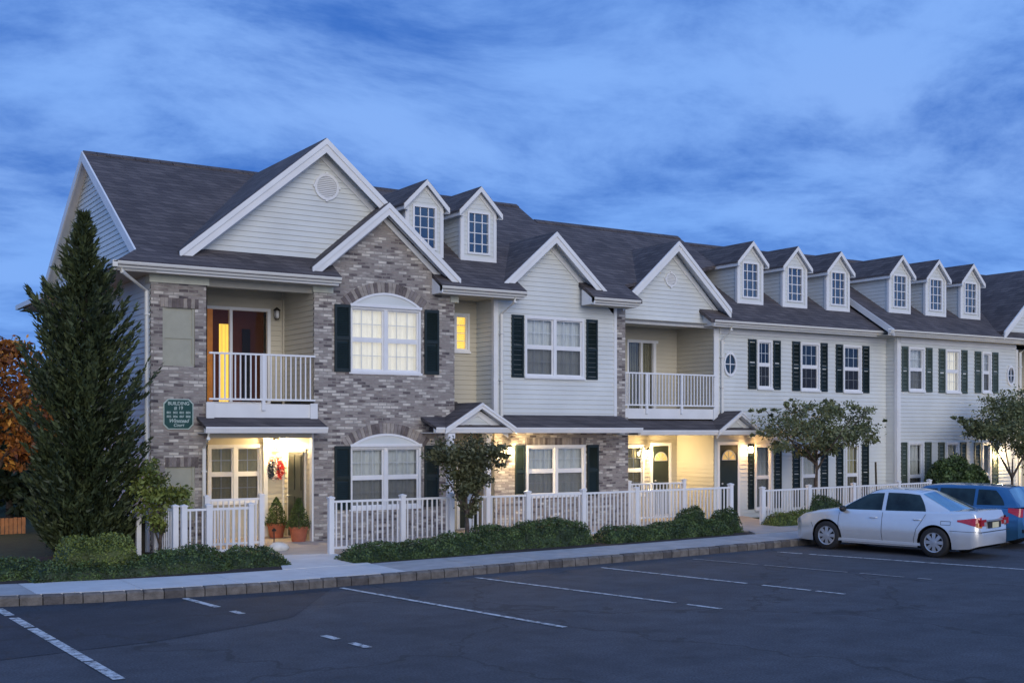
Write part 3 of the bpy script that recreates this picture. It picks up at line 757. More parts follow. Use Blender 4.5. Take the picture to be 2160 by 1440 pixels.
# porch roof: long skirt with small gable
YE2 = 23.8
s0, s1 = ax(920, YE2), ax(1356, YE2)
skirt(s0, s1, YS, YE2, 3.02, 2.70)
m = MB(); m.slab([(s0, YE2, 2.7), (s0 + 1.0, YE2, 2.7), (s0 + 1.6, YN, 3.35), (bR, YN, 3.35), (bR, YE2 + .9, 2.95)], .05); m.build('porch_roof', M['shingle'], bld)
pg_x = ax(1016, YE2 - .02); pg_z = hz(1016, 848, YE2); pg_hw = (ax(1092, YE2) - ax(942, YE2)) / 2; pg_zf = 2.70
gable_roof(pg_x, pg_hw, pg_zf, pg_z, YE2 + .2, YN + .1, .22, .13, nm='porch_gable_roof')
wall('porch_gable_wall', [(pg_x - pg_hw + .15, pg_zf - .02), (pg_x + pg_hw - .15, pg_zf - .02), (pg_x, pg_z - .16)], [], front(YE2 + .19), 'siding')
m = MB(); m.box(s0 + .05, sL + .3, YE2 + .12, YN, 2.56, 2.575); m.build('porch_ceiling', M['cream'], bld)
for px, py_, z1 in ((949, 23.9, 2.56), (1028, 24.55, 2.56)):
    x = ax(px, py_); m = MB(); m.box(x - .065, x + .065, py_ - .065, py_ + .065, fl - .3, z1); m.box(x - .09, x + .09, py_ - .09, py_ + .09, z1 - .12, z1 - .001); m.box(x - .09, x + .09, py_ - .09, py_ + .09, fl - .3, fl + .12)
    m.build('porch_post', M['vinyl'], bld)

# ================================================================== SECOND BALCONY UNIT
q0 = p2R; q1 = ax(1506, Y6); YK2 = 26.8; D2 = hz(1420, 862, Y6)
bz = 5.62
c2 = ax(1427, YK2)
d0, d1 = ax(1322, YK2), ax(1383, YK2); dzt = hz(1350, 717, YK2)
wall('recess_wall', rect(q0 - .6, q1, D2, 5.95), [(d0, d1, D2, dzt)], front(YK2), 'cream')
wall('recess_wall', rect(Y6, YK2, D2, 5.9), [], side(q1), 'cream')
m = MB()
for a, b_ in ((d0, d0 + .06), ((d0 + d1) / 2 - .03, (d0 + d1) / 2 + .03), (d1 - .1, d1)): m.box(a, b_, YK2 - .03, YK2 + .08, D2, dzt)
m.box(d0, d1 + .08, YK2 - .028, YK2 + .08, dzt - .08, dzt)
sd = m.build('sliding_door', M['vinyl'], bld)
m = MB(); m.box(d0, d1, YK2 + .03, YK2 + .036, D2, dzt); m.build('pane', M['glass_low'], sd)
m = MB(); n = 40
for k_ in range(n):
    u = d0 + (d1 - d0) * k_ / n
    if k_ % 3 != 2: m.box(u, u + (d1 - d0) / n, YK2 + .15, YK2 + .16, D2, dzt)
m.build('vertical_blind', M['blind'], sd)
m = MB(); m.box(d0 - .3, d1 + .3, YK2 + .7, YK2 + .72, D2, dzt + .2); m.build('dark_room', M['dark'], sd)
m = MB(); m.box(q0 - .1, q1, Y6 - .06, YK2, D2 - .28, D2); m.box(q1 - .1, q1 + .06, Y6 - .1, Y6 - .06, D2 - .32, D2 + .02); m.build('balcony_deck', M['trim'], bld)
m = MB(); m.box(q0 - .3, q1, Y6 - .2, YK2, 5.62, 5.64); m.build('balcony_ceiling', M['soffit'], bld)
railing(q0 - .02, q1 - .01, Y6 - .08, D2, hz(1420, 788, Y6) - D2, (q0 + (q1 - q0) * .27, q0 + (q1 - q0) * .63))
m = MB(); m.box(q1 - .02, q1 + .16, Y6 - .03, Y6, D2 - .3, 5.62); m.build('corner_board', M['trim'], bld)
# gable 5
yf = Y6 - .33
g5x = ax(1426, yf); g5z = hz(1426, 507, yf); g5r = ax(1546, yf); g5zf = hz(1546, 651, yf); g5l = ax(1318, yf); g5hw = (g5r - g5l) / 2 + .0; g5x = (g5r + g5l) / 2 * .5 + g5x * .5
k = (g5z - g5zf) / g5hw
wall('balcony_gable_wall', [(g5x - g5hw + .12, 5.64), (g5x + g5hw - .12, 5.64), (g5x + g5hw - .12, g5zf - .1), (g5x, g5z - .12), (g5x - g5hw + .12, g5zf - .1)], [], front(Y6), 'siding')
gable_roof(g5x, g5hw, g5zf, g5z, Y6, 28.0, .33)
vent(ax(1414, Y6), hz(1414, 590, Y6), .20, Y6)
m = MB(); m.box(q0 - .2, q1 + .1, Y6 - .03, Y6 + .1, 5.53, 5.66); m.build('frieze_board', M['trim'], bld)
# ground floor: recess 2
w0, w1 = ax(1318, YK2), ax(1358, YK2)
f2 = gz(22) + .17
h5 = window(YK2, w0, w1, .75, hz(1340, 937, YK2), 1, 'curtain_cream', grid=(2, 2))
wall('entry_back_wall', rect(q0 - .6, q1, BASE, D2 - .28), [h5], front(YK2), 'cream')
wall('entry_side_wall', rect(Y6, YK2, BASE, D2 - .28), [], side(q1), 'cream')
def fandoor(px0, px1, pyt, y, zb, mat='door'):
    a, b_ = ax(px0, y), ax(px1, y); zt = hz(px0, pyt, y)
    m = MB(); m.box(a - .09, a, y - .05, y - .012, zb, zt + .09); m.box(b_, b_ + .09, y - .05, y - .012, zb, zt + .09); m.box(a, b_, y - .05, y - .012, zt, zt + .09)
    m.build('door_casing', M['vinyl'], bld)
    m = MB(); m.box(a, b_, y - .035, y - .013, zb + .02, zt)
    w = b_ - a
    for i in (0, 1): m.box(a + .12 * w + i * .42 * w, a + .46 * w + i * .42 * w, y - .045, y - .035, zb + .25, zb + .85)
    d = m.build('door', M[mat], bld)
    cx = (a + b_) / 2; cz = zt - .42; r = w * .36; m = MB(); n = 14
    m.add([(cx, y - .04, cz)] + [(cx + r * math.cos(math.pi * k / n), y - .04, cz + r * math.sin(math.pi * k / n)) for k in range(n + 1)], [(0, i, i + 1) for i in range(1, n + 1)])
    m.build('fanlight', M['fanlight'], d, recalc=False)
    m = MB()
    for k in range(n):
        t0, t1 = math.pi * k / n, math.pi * (k + 1) / n
        m.prism([(cx + r * math.cos(t0), cz + r * math.sin(t0)), (cx + (r + .025) * math.cos(t0), cz + (r + .025) * math.sin(t0)), (cx + (r + .025) * math.cos(t1), cz + (r + .025) * math.sin(t1)), (cx + r * math.cos(t1), cz + r * math.sin(t1))], y - .052, y - .041, 'y')
    for k in (1, 2, 3): 
        t0 = math.pi * k / 4; dx, dz = math.cos(t0), math.sin(t0)
        m.prism([(cx - dz * .008, cz + dx * .008), (cx + dz * .008, cz - dx * .008), (cx + dx * r + dz * .008, cz + dz * r - dx * .008), (cx + dx * r - dz * .008, cz + dz * r + dx * .008)], y - .05, y - .041, 'y')
    m.box(cx - r - .02, cx + r + .02, y - .05, y - .041, cz - .02, cz); m.build('fanlight_bars', M['rim'], d)
    m = MB(); m.lathe([(.001, -.03), (.028, -.015), (.028, .015), (.001, .03)], (a + .07, y - .08, zb + 1.0), 10); m.build('handle', M['rim'], d)
M['fanlight'] = flat('lit_fanlight', (.5, .36, .14), .4, emis=(1, .62, .2), estr=.35)
fandoor(1375, 1409, 940, YK2, f2)
skirt(ax(1352, 24.45), ax(1604, 24.45), Y6, 24.45, 2.92, 2.64)
m = MB(); m.box(q0 - .5, ax(1630, Y6), 24.6, YK2, 2.505, 2.52); m.build('porch_ceiling', M['cream'], bld)
# door 2 wall / right wing wall
Z6T = 5.6
x6r = ax(1884, Y6) + .2
H6 = []
def r6(pxa, pxb, pya, pyb, y, kind, zb=None, **k_):
    c_ = (pxa + pxb) / 2; a, b_ = ax(pxa, y), ax(pxb, y); z0 = hz(c_, pyb, y) if zb is None else zb; z1 = hz(c_, pya, y)
    return window(y, a, b_, z0, z1, 1, kind, **k_)
for a, b_, c_, d_, s in ((1597, 1628, 717, 821, (1577, 1594, 1630, 1645)), (1688, 1728, 722, 825, (1670, 1686, 1730, 1744)), (1778, 1816, 728, 828, (1762, 1776, 1818, 1832))):
    h = r6(a, b_, c_, d_, Y6, 'dark'); H6.append(h)
    for i in (0, 2): shutter(ax(s[i], Y6), ax(s[i + 1], Y6), h[2], h[3], Y6)
for i, (a, b_, s) in enumerate(((1592, 1627, (1577, 1589, 1632, 1647)), (1690, 1727, (1671, 1686, 1730, 1745)), (1783, 1813, (1763, 1777, 1817, 1831)))):
    h = r6(a, b_, 936, 1010, Y6, 'curtain' if i < 2 else 'curtain_cream', zb=.30, glassm='glass'); H6.append(h)
    for j in (0, 2): shutter(ax(s[j], Y6), ax(s[j + 1], Y6), h[2] + .05, h[3], Y6)
wall('wing_wall', rect(q1, x6r, -1.2, Z6T), H6, front(Y6), 'siding')
vent(ax(1538, Y6), hz(1538, 768, Y6), .25, Y6 - .013, rz=.35, glassy=True)
fandoor(1516, 1554, 938, Y6, f2 - .05)
pg_x = ax(1562, 24.45); pg_z = hz(1562, 866, 24.45); pg_hw = ax(1562, 24.45) - ax(1520, 24.45) + .1
gable_roof(pg_x, pg_hw, 2.64, pg_z, 24.65, Y6 + .1, .22, .12, nm='porch_gable_roof')
wall('porch_gable_wall', [(pg_x - pg_hw + .15, 2.62), (pg_x + pg_hw - .15, 2.62), (pg_x, pg_z - .16)], [], front(24.64), 'siding')
G6 = 24.7
gutter(ax(1508, G6), ax(1897, G6), G6, 5.72)
m = MB(); e0 = ax(1508, G6); m.prism([(G6, 5.71), (G6 + .5, R6(G6 + .5) - .05), (G6 + .5, 5.56), (G6, 5.56)], e0 - .01, e0 + .01, 'x'); m.build('eave_return', M['trim'], bld)
m = MB(); m.box(q1 + .2, x6r, Y6 - .03, Y6 - .014, 5.4, 5.56); m.build('frieze_board', M['trim'], bld)
downspout(ax(1874, Y6), Y6 - .08, -.3, 5.2, ax(1868, Y6) , G6 + .1, 5.6)
downspout(q1 + .25, Y6 - .08, 2.95, 5.2, q1 + .3, G6 + .1, 5.6)
# roof of the wing
YR6 = 29.4; x6l = X20 + .3
r = MB(); x7 = ax(1893, 24.75)
r.slab([(ax(1500, G6), G6, 5.74), (x7 + .1, G6, 5.74), (x7 + .1, YR6, R6(YR6)), (x6l, YR6, R6(YR6)), (x6l, 26.3, R6(26.3)), (ax(1500, G6), 26.3, R6(26.3))], .1)
r.slab([(x6l, YR6, R6(YR6)), (x7 + .1, YR6, R6(YR6)), (x7 + .1, 34, 5.6), (x6l, 34, 5.6)], .1)
r.build('main_roof', M['shingle'], bld)

ridge_cap(X2, x7 + .1, YR6, R6(YR6))
# ================================================================== FAR WING
x8 = ax(2146, Y7); H7 = []
for a, b_, c_, d_, s in ((1916, 1949, 732, 826, (1901, 1914, 1952, 1965)), (1994, 2025, 737, 829, (1979, 1992, 2027, 2039)), (2071, 2090, 742, 829, (2055, 2068, 2092, 2104))):
    h = r6(a, b_, c_, d_, Y7, 'curtain' if a != 1994 else 'curtain_lit'); H7.append(h)
    for i in (0, 2): shutter(ax(s[i], Y7), ax(s[i + 1], Y7), h[2], h[3], Y7, 'shutter_sheen')
for a, b_, s in ((1915, 1947, (1900, 1912, 1950, 1963)), (1995, 2022, (1978, 1991, 2025, 2037)), (2071, 2090, (2054, 2067, 2092, 2104))):
    h = r6(a, b_, 932, 1008, Y7, 'curtain', zb=.1); H7.append(h)
    for i in (0, 2): shutter(ax(s[i], Y7), ax(s[i + 1], Y7), h[2], h[3], Y7, 'shutter_sheen')
wall('wing_wall', rect(x7, x8, -1.2, 5.65), H7, front(Y7), 'siding')
wall('wing_side_wall', rect(Y7, Y6 + .1, -1.2, 5.65), [], side(x7), 'siding')
m = MB(); m.box(x7 - .03, x7, Y7 - .02, Y7 + .09, -.9, 5.6); m.build('corner_board', M['trim'], bld)
m = MB(); m.box(x7, x7 + .12, Y7 - .03, Y7, -.9, 5.6); m.build('corner_board', M['trim'], bld)
m = MB(); m.box(x8 - .1, x8, Y7 - .03, Y7, -.9, 5.6); m.build('corner_board', M['trim'], bld)
m = MB(); m.box(x7 + .1, x8, Y7 - .03, Y7 - .014, 5.4, 5.58); m.build('frieze_board', M['trim'], bld)
vent(ax(2130, Y7), hz(2130, 792, Y7), .2, Y7 - .013, rz=.34, glassy=True)
gutter(ax(1893, 24.25) - .3, ax(2230, 24.25), 24.25, 5.74)
downspout(x8 + .02, Y7 - .1, -.4, 5.3, x8, 24.35, 5.6)
YR7 = 28.8; x7e = ax(1884, 24.3); x9 = x8 + 9.2; xr = ax(2068, YR7)
r = MB()
r.slab([(x7e, 24.25, 5.76), (x9, 24.25, 5.76), (x9, YR7, R7(YR7)), (x7e, YR7, R7(YR7))], .1)
r.slab([(x7e, YR7, R7(YR7)), (x9, YR7, R7(YR7)), (x9, 33.5, 5.6), (x7e, 33.5, 5.6)], .1)
r.build('main_roof', M['shingle'], bld)
ridge_cap(x7e, x9, YR7, R7(YR7))
b = MB(); b.prism([(24.25, 5.76), (YR7, R7(YR7)), (YR7, R7(YR7) - .22), (24.25, 5.54)], x7e - .03, x7e - .001, 'x'); b.build('rake_board', M['trim'], bld)
wall('parapet_wall', [(24.8, 5.7), (28.7, 5.7), (28.7, R7(28.7) - .08), (24.8, R7(24.8) - .08)], [], side(x7 + .02), 'siding')
# far balcony beyond
wall('recess_wall', rect(x8, x8 + 3.6, -1.2, 5.6), [], front(26.4), 'cream')
m = MB(); m.box(x8, x8 + .04, Y7, 26.4, -1.2, 5.6); m.build('recess_side', M['soffit'], bld)
m = MB(); m.box(x8, x8 + 3.5, Y7 - .05, 26.4, 2.55, 2.9); m.build('balcony_deck', M['trim'], bld)
railing(x8, x8 + 3.5, Y7 - .08, 2.9, 1.0)
h8 = window(Y7, x8 + 5.2, x8 + 7.1, 3.95, 5.4, 2, 'curtain'); h9 = window(Y7, x8 + 5.2, x8 + 7.1, .95, 2.35, 2, 'curtain')
wall('wing_wall', rect(x8 + 3.5, x8 + 9, -1.2, 5.7), [h8, h9], front(Y7), 'siding')
for hh_ in (h8, h9): shutter(x8 + 4.8, x8 + 5.14, hh_[2], hh_[3], Y7); shutter(x8 + 7.16, x8 + 7.5, hh_[2], hh_[3], Y7)
wall('recess_wall', rect(Y7, 26.4, -1.2, 5.6), [], side(x8 + 3.52), 'cream')
wall('end_wall', [(Y7, -1.2), (33, -1.2), (33, 5.6), (28.8, 8.6), (Y7, 5.9)], [], lambda u, z, d: (x8 + 9 + d, u, z), 'siding')
gx = ax(2215, 24.4); gzz = hz(2215, 560, 24.4)
gable_roof(gx, gx - ax(2127, 24.1), 5.95, 5.95 + .84 * (gx - ax(2127, 24.1)), 24.6, 28, .33)
wall('far_gable_wall', [(gx - 3.0, 5.7), (gx + 3.0, 5.7), (gx, 5.7 + .84 * 3.1)], [], front(24.6), 'siding')
# back of the building
m = MB(); m.box(XL + .1, x9, YBK - .52, YBK - .5, -1.2, 6.0); m.build('rear_wall', M['siding'], bld)

# ================================================================== DORMERS
def dormer(xc, y, rf):
    z = rf(y) - .02; w = .5; h = 1.22; rise = .52; k = .635
    def back(zz): return y + (zz - z) / k
    mb = MB()
    hole = (xc - .33, xc + .33, z + .17, z + h - .0 + .02)
    scan(mb, [(xc - w, z), (xc + w, z), (xc + w, z + h), (xc, z + h + rise - .08), (xc - w, z + h)], [hole], front(y), .115, .01)
    scan(mb, [(y, z), (back(z + h), z + h), (y, z + h)], [], side(xc - w), .115, .01)
    mb.add([(xc + w, y, z), (xc + w, back(z + h), z + h), (xc + w, y, z + h)], [(0, 1, 2)])
    d = mb.build('dormer', M['siding'], bld, recalc=False)
    t = MB()
    t.box(xc - w - .02, xc - w + .07, y - .03, y - .011, z - .0, z + h); t.box(xc + w - .07, xc + w + .02, y - .03, y - .011, z, z + h)
    t.box(xc - w + .07, xc + w - .07, y - .03, y - .011, z, z + .09)
    t.box(xc - w - .03, xc - w - .011, y - .02, y + .07, z, z + h)
    hw = .63; zf = z + h - .0; za = z + h + rise + .12; yf = y - .14; kk = (za - zf) / hw
    for s in (-1, 1):
        t.prism([(xc + s * hw, zf - .01), (xc, za - .01), (xc, za - .14), (xc + s * hw, zf - .14)], yf - .02, yf, 'y')
        t.prism([(xc + s * hw, zf - .06), (xc, za - .06), (xc, za - .08), (xc + s * hw, zf - .08)], yf, y, 'y')
        t.prism([(xc + s * (hw - .13), zf - .10 + .13 * kk), (xc, za - .10), (xc, za - .22), (xc + s * (hw - .13), zf - .22 + .13 * kk)], y - .025, y - .011, 'y')
        t.box(xc + s * hw, xc + s * (hw - .02), yf, back(zf) - .05, zf - .14, zf - .02)
        t.box(xc + s * (hw - .02), xc + s * w, yf, back(zf) - .2, zf - .14, zf - .13)
    t.build('dormer_trim', M['trim'], d)
    r = MB()
    for s in (-1, 1): r.slab([(xc + s * (hw + .02), yf - .01, zf), (xc, yf - .01, za), (xc, back(za) + .1, za), (xc + s * (hw + .02), back(zf) + .1, zf)], .05)
    r.build('dormer_roof', M['shingle'], d)
    f = MB(); a, b_, z0, z1 = hole
    f.box(a, a + .05, y - .035, y + .05, z0, z1); f.box(b_ - .05, b_, y - .035, y + .05, z0, z1); f.box(a + .05, b_ - .05, y - .035, y + .05, z0, z0 + .05); f.box(a + .05, b_ - .05, y - .035, y + .05, z1 - .05, z1)
    for i in (1, 2): u = a + (b_ - a) * i / 3; f.box(u - .011, u + .011, y - .01, y + .01, z0 + .05, z1 - .05)
    for i in (1, 2, 3): u = z0 + (z1 - z0) * i / 4; f.box(a + .05, b_ - .05, y - .009, y + .009, u - .011, u + .011)
    f.build('dormer_window', M['vinyl'], d)
    p = MB(); p.add([(a, y + .012, z0), (b_, y + .012, z0), (b_, y + .012, z1), (a, y + .012, z1)], [(0, 1, 2, 3)]); p.build('pane', M['glass_refl'], d, recalc=False)
    p = MB(); p.box(a - .1, b_ + .1, y + .30, y + .32, z0 - .1, z1 + .1); p.build('dark_room', M['dark'], d)
    return d
d = dormer(ax(895, 25.4), 25.4, R1)
for px in (1009,): copy_tree(d, None, (ax(px, 25.4) - ax(895, 25.4), 0, 0))
for px in (1582, 1676, 1767): copy_tree(d, None, (ax(px, 25.7) - ax(895, 25.4), .3, R6(25.7) - R1(25.4)))
for px in (1897, 1973, 2046): copy_tree(d, None, (ax(px, 25.25) - ax(895, 25.4), -.15, R7(25.25) - R1(25.4)))

# ================================================================== LAMPS
G_ = 'lit porch lanterns'
lantern(ax(578, YK), YK - .013, 2.32, 'bright lit lantern above the wreath in the left entry under the balcony', 130)
lantern(sL - .02 if False else ax(1070, YS), YS - .012, 2.12, 'lit lantern on the brick wall behind the small dark tree and beside the green shutter', 110)
lantern(ax(1362, YK2), YK2 - .013, hz(1362, 955, YK2), 'lit lantern left of the fanlight door in the second entry recess', 110)
lantern(ax(1577, Y6), Y6 - .013, hz(1577, 948, Y6), 'amber lit lantern right of the dark fanlight door under the small porch gable', 45, (1, .52, .16))
lantern(ax(2104, Y7), Y7 - .013, hz(2104, 958, Y7), 'lit lantern on the far wing above the blue car', 130)
lantern(ax(2185, 24.9), 24.9, 1.9, 'lit lantern beyond the far entry recess', 30)

# ================================================================== GROUND
Kpx = [(0, 1279), (200, 1271), (430, 1257), (600, 1246), (850, 1226), (1100, 1203), (1300, 1186), (1500, 1168), (1690, 1150)]
K = [gp(*p) for p in Kpx]
K = [(-150, 33), (-10, 21.6)] + K + [(K[-1][0] + 5, K[-1][1] + .35), (40, K[-1][1] + .6), (300, K[-1][1] + .6)]
def ky(x):
    for (a, b_), (c_, d_) in zip(K, K[1:]):
        if a <= x <= c_: return b_ + (d_ - b_) * (x - a) / (c_ - a)
    return K[-1][1]
xsg = sorted({-150, -40, -10, -5, 0, 3, 6, 9, 12, 15, 18, 21, 25, 31, 45, 80, 300} | {round(k_[0], 3) for k_ in K})
def sheet(name, f0, f1, dz, mat, xs=xsg):
    m = MB()
    for a, b_ in zip(xs, xs[1:]):
        m.add([(a, f0(a), gz(a) + dz), (b_, f0(b_), gz(b_) + dz), (b_, f1(b_), gz(b_) + dz), (a, f1(a), gz(a) + dz)], [(0, 1, 2, 3)])
    return struct(m.build(name, M[mat], recalc=False))
sheet('parking_lot', lambda x: -120, lambda x: ky(x) + .08, 0, 'asphalt')
sheet('ground', lambda x: ky(x) + 1.2, lambda x: 600, .10, 'lawn')
KT = .15
# sidewalk slabs
SW = 1.62
m = MB(); x = K[1][0]
xs_ = []
while x < 45: xs_.append(x); x += 1.52
for a, b_ in zip(xs_, xs_[1:]):
    w = SW - .1 * max(0, min(1, (a - 10) / 6)); g = .006
    new = 2.5 < a < 9.0
    for y0, y1 in ((.17, w),):
        P = [(a + g, ky(a + g) + y0), (b_ - g, ky(b_ - g) + y0), (b_ - g, ky(b_ - g) + y1), (a + g, ky(a + g) + y1)]
        v = [(p[0], p[1], gz(p[0]) + KT) for p in P] + [(p[0], p[1], gz(p[0]) - .05) for p in P]
        m.add(v, [(0, 1, 2, 3), (0, 4, 5, 1), (1, 5, 6, 2), (2, 6, 7, 3), (3, 7, 4, 0)], 1 if new else 0)
struct(m.build('sidewalk', [M['concrete'], M['concrete_new']]))
# kerb: individual granite blocks
m = MB(); x = K[1][0]; i = 0
while x < 45:
    w = random.uniform(.24, .34); a, b_ = x + .008, x + w - .008
    j = random.uniform(-.008, .008); h = KT + random.uniform(-.006, .004); yo = .02
    P0 = [(a, ky(a) + j), (b_, ky(b_) + j), (b_, ky(b_) + .155), (a, ky(a) + .155)]
    P1 = [(a + .01, ky(a) + j + .03), (b_ - .01, ky(b_) + j + .03), (b_ - .01, ky(b_) + .155), (a + .01, ky(a) + .155)]
    v = [(p[0], p[1], gz(p[0]) - .1) for p in P0] + [(p[0], p[1], gz(p[0]) + h - .03) for p in P0] + [(p[0], p[1], gz(p[0]) + h) for p in P1]
    f = [(4 * r_ + k_, 4 * r_ + (k_ + 1) % 4, 4 * r_ + 4 + (k_ + 1) % 4, 4 * r_ + 4 + k_) for r_ in (0, 1) for k_ in range(4)] + [(8, 9, 10, 11)]
    m.add(v, f, random.choice((0, 0, 1))); x += w
m.add([(a_, ky(a_) + .03, gz(a_) + .1) for a_ in ()], [])
struct(m.build('kerb', [M['kerb1'], M['kerb2']]))
sheet('kerb_bedding', lambda x: ky(x) + .03, lambda x: ky(x) + .2, .11, 'concrete')
# walkways and patios
def patch(name, pts, dz, mat, th=.05):
    m = MB(); m.slab([(p[0], p[1], gz(p[0]) + dz) for p in pts], th); return struct(m.build(name, M[mat]))
patch('entry_walk', [(8.0, ky(8) + SW), (9.75, ky(9.75) + SW), (9.95, 22.0), (8.85, 22.3), (8.6, 21.6), (8.25, 20.6)], .156, 'concrete_new')
patch('entry_patio', [(8.25, 22.3), (8.9, 22.2), (9.95, 21.95), (11.5, 22.2), (11.5, 24.5), (bL + .02, 24.55), (bL + .02, 26.3), (pR, 26.3), (pR, 24.3), (8.25, 24.3)], .163, 'patio')
patch('porch_patio', [(11.52, 22.3), (22.9, 22.3), (22.9, 26.8), (q0 - .4, 26.8), (q0 - .4, 24.8), (sL, 24.8), (sL, 25.6), (bR, 25.6), (bR, 24.5), (11.52, 24.5)], .14 + .02, 'patio')
patch('far_entry_walk', [(20.3, ky(20.5) + SW - .12), (22.9, ky(22.9) + SW - .12), (23.0, 22.3), (24.2, 25.2), (22.3, 25.2), (20.3, 22.3), (20.7, 21.3)], .168, 'patio')
# planting beds
def bed(name, pts, dz=.15): return struct(patch(name, pts, dz, 'mulch', .1))
bed('planting_bed', [(-6, ky(-6) + SW + .01), (3.4, ky(3.4) + SW + .01), (8.0, ky(8) + SW + .01), (8.5, 20.9), (8.6, 22.0), (8.2, 24.2), (-6, 26)], .145)
bed('planting_bed', [(9.8, ky(9.8) + SW + .02), (15, ky(15) + SW - .05), (20.2, ky(20.2) + SW - .09), (20.6, 21.2), (20.2, 22.25), (9.97, 22.25)], .145)
bed('planting_bed', [(23.0, ky(23.1) + SW + .0), (40, ky(36) + SW), (40, 24.5), (24.3, 24.5), (23.1, 22.2)], .145)
# parking bay markings (white, worn)
def stripe(pa, pb, gaps=(), mat='paint', w=.095):
    A_, B_ = Vector((*gp(*pa), 0)), Vector((*gp(*pb), 0)); d_ = (B_ - A_); n_ = Vector((-d_.y, d_.x, 0)).normalized() * w / 2
    m = MB(); cuts = [0] + [g_ for q_ in gaps for g_ in q_] + [1]
    for s_, e_ in zip(cuts[::2], cuts[1::2]):
        n = max(2, int((e_ - s_) * 14))
        for k_ in range(n):
            a, b_ = s_ + (e_ - s_) * k_ / n, s_ + (e_ - s_) * (k_ + 1) / n
            P = [A_ + d_ * a + n_, A_ + d_ * b_ + n_, A_ + d_ * b_ - n_, A_ + d_ * a - n_]
            m.add([(p.x, p.y, gz(p.x) + .009) for p in P], [(0, 1, 2, 3)])
    return struct(m.build('parking_line', M[mat], recalc=False))
stripe((-4, 1284), (252, 1433), ((.13, .17), (.33, .35), (.52, .53), (.80, .81)), w=.13)
stripe((390, 1262), (778, 1366), ((.22, .31), (.37, .80), (.865, .925)), w=.11)
stripe((720, 1240), (1192, 1323), ())
stripe((1003, 1218), (1522, 1284), ((.84, .88),))
stripe((1268, 1197), (1782, 1253), ((.64, .70), (.88, .90)))
stripe((1462, 1179), (1965, 1222), ((.30, .33), (.68, .73), (.9, .95)), 'paint_faint')
stripe((1640, 1164), (2230, 1206), ((.1, .13),), w=.11)
# darker resurfaced strip along the near kerb
pts = [gp(-60, 1285), gp(0, 1281), gp(430, 1258), gp(700, 1241), gp(620, 1300), gp(520, 1320), gp(330, 1352), gp(0, 1392), gp(-200, 1420)]
pts = [(min(p[0], 9), p[1]) for p in pts]
m = MB(); m.add([(p[0], p[1], gz(p[0]) + .004) for p in pts], [tuple(range(len(pts)))]); struct(m.build('resurfaced_asphalt', M['asphalt_new'], recalc=False))

# ================================================================== FENCES
def fence(pts, label, top=1.12, posts=None, group='white picket fences around the patios', zoff=0.0):
    p0 = pts[0]; t = thing('picket_fence', (p0[0], p0[1], gz(p0[0]) + KT), label, 'fence', group)
    for i, (a, b_) in enumerate(zip(pts, pts[1:])):
        A_, B_ = Vector((a[0], a[1], 0)), Vector((b_[0], b_[1], 0)); d_ = B_ - A_; Ln = d_.length; u = d_ / Ln; n_ = Vector((-u.y, u.x, 0))
        m = MB()
        za, zb = gz(a[0]) + KT + zoff, gz(b_[0]) + KT + zoff
        def obox(s0, s1, hw, l0, l1):
            v = []
            for s_ in (s0, s1):
                for k_ in (-hw, hw):
                    for l in (l0, l1):
                        p = A_ + u * s_ + n_ * k_; v.append((p.x, p.y, za + (zb - za) * s_ / Ln + l))
            m.add(v, [(0, 1, 3, 2), (4, 6, 7, 5), (0, 4, 5, 1), (2, 3, 7, 6), (0, 2, 6, 4), (1, 5, 7, 3)])
        obox(.05, Ln - .05, .02, top - .105, top - .06); obox(.05, Ln - .05, .02, .10, .145)
        n = round(Ln / .118)
        for k_ in range(1, n):
            s_ = Ln * k_ / n; obox(s_ - .015, s_ + .015, .012, .145, top - .105)
        m.build('picket_panel', M['vinyl'], t)
    for p in pts:
        z = gz(p[0]) + KT + zoff; m = MB(); m.box(p[0] - .052, p[0] + .052, p[1] - .052, p[1] + .052, z - .2, z + top - .02)
        m.box(p[0] - .065, p[0] + .065, p[1] - .065, p[1] + .065, z + top - .02, z + top + .01)
        m.add([(p[0] - .06, p[1] - .06, z + top + .01), (p[0] + .06, p[1] - .06, z + top + .01), (p[0] + .06, p[1] + .06, z + top + .01), (p[0] - .06, p[1] + .06, z + top + .01), (p[0], p[1], z + top + .035)], [(0, 1, 4), (1, 2, 4), (2, 3, 4), (3, 0, 4)])
        m.build('post', M['vinyl'], t)
    return t
YF = 21.9
def fx(px, y=YF): return (ax(px, y), y)
fence([fx(698), fx(849), fx(952)], 'white picket fence in front of the arched brick bay window', 1.13)
fence([fx(988), fx(1113), fx(1230), fx(1342, YF + .1), fx(1541, YF + .3)], 'long white picket fence behind the trimmed hedge at the middle porches', 1.12)
fence([fx(1608, 22.6), fx(1706, 22.8), fx(1800, 23.0), fx(1895, 23.2), fx(1960, 23.4)], 'white picket fence behind the street tree and the silver car', .98)
a_ = gp(385, 1160, KT); b_ = gp(528, 1162, KT)
yl = 22.6
fence([fx(388, yl), fx(440, yl), fx(529, yl)], 'short white picket fence beside the small leaning tree, left of the entry', 1.02)
fence([(ax(388, yl) - .14, yl + .1), (ax(388, yl) - .20, yl + 1.15)], 'white picket fence side run going back beside the brick pier', 1.02)
fence([fx(436, 23.9), fx(551, 23.9)], 'white picket fence in front of the porch window under the balcony', 1.12)
fence([fx(1326, 25.0), fx(1442, 25.0)], 'thin dark-topped railing inside the second entry in front of the fanlight door', 1.12)

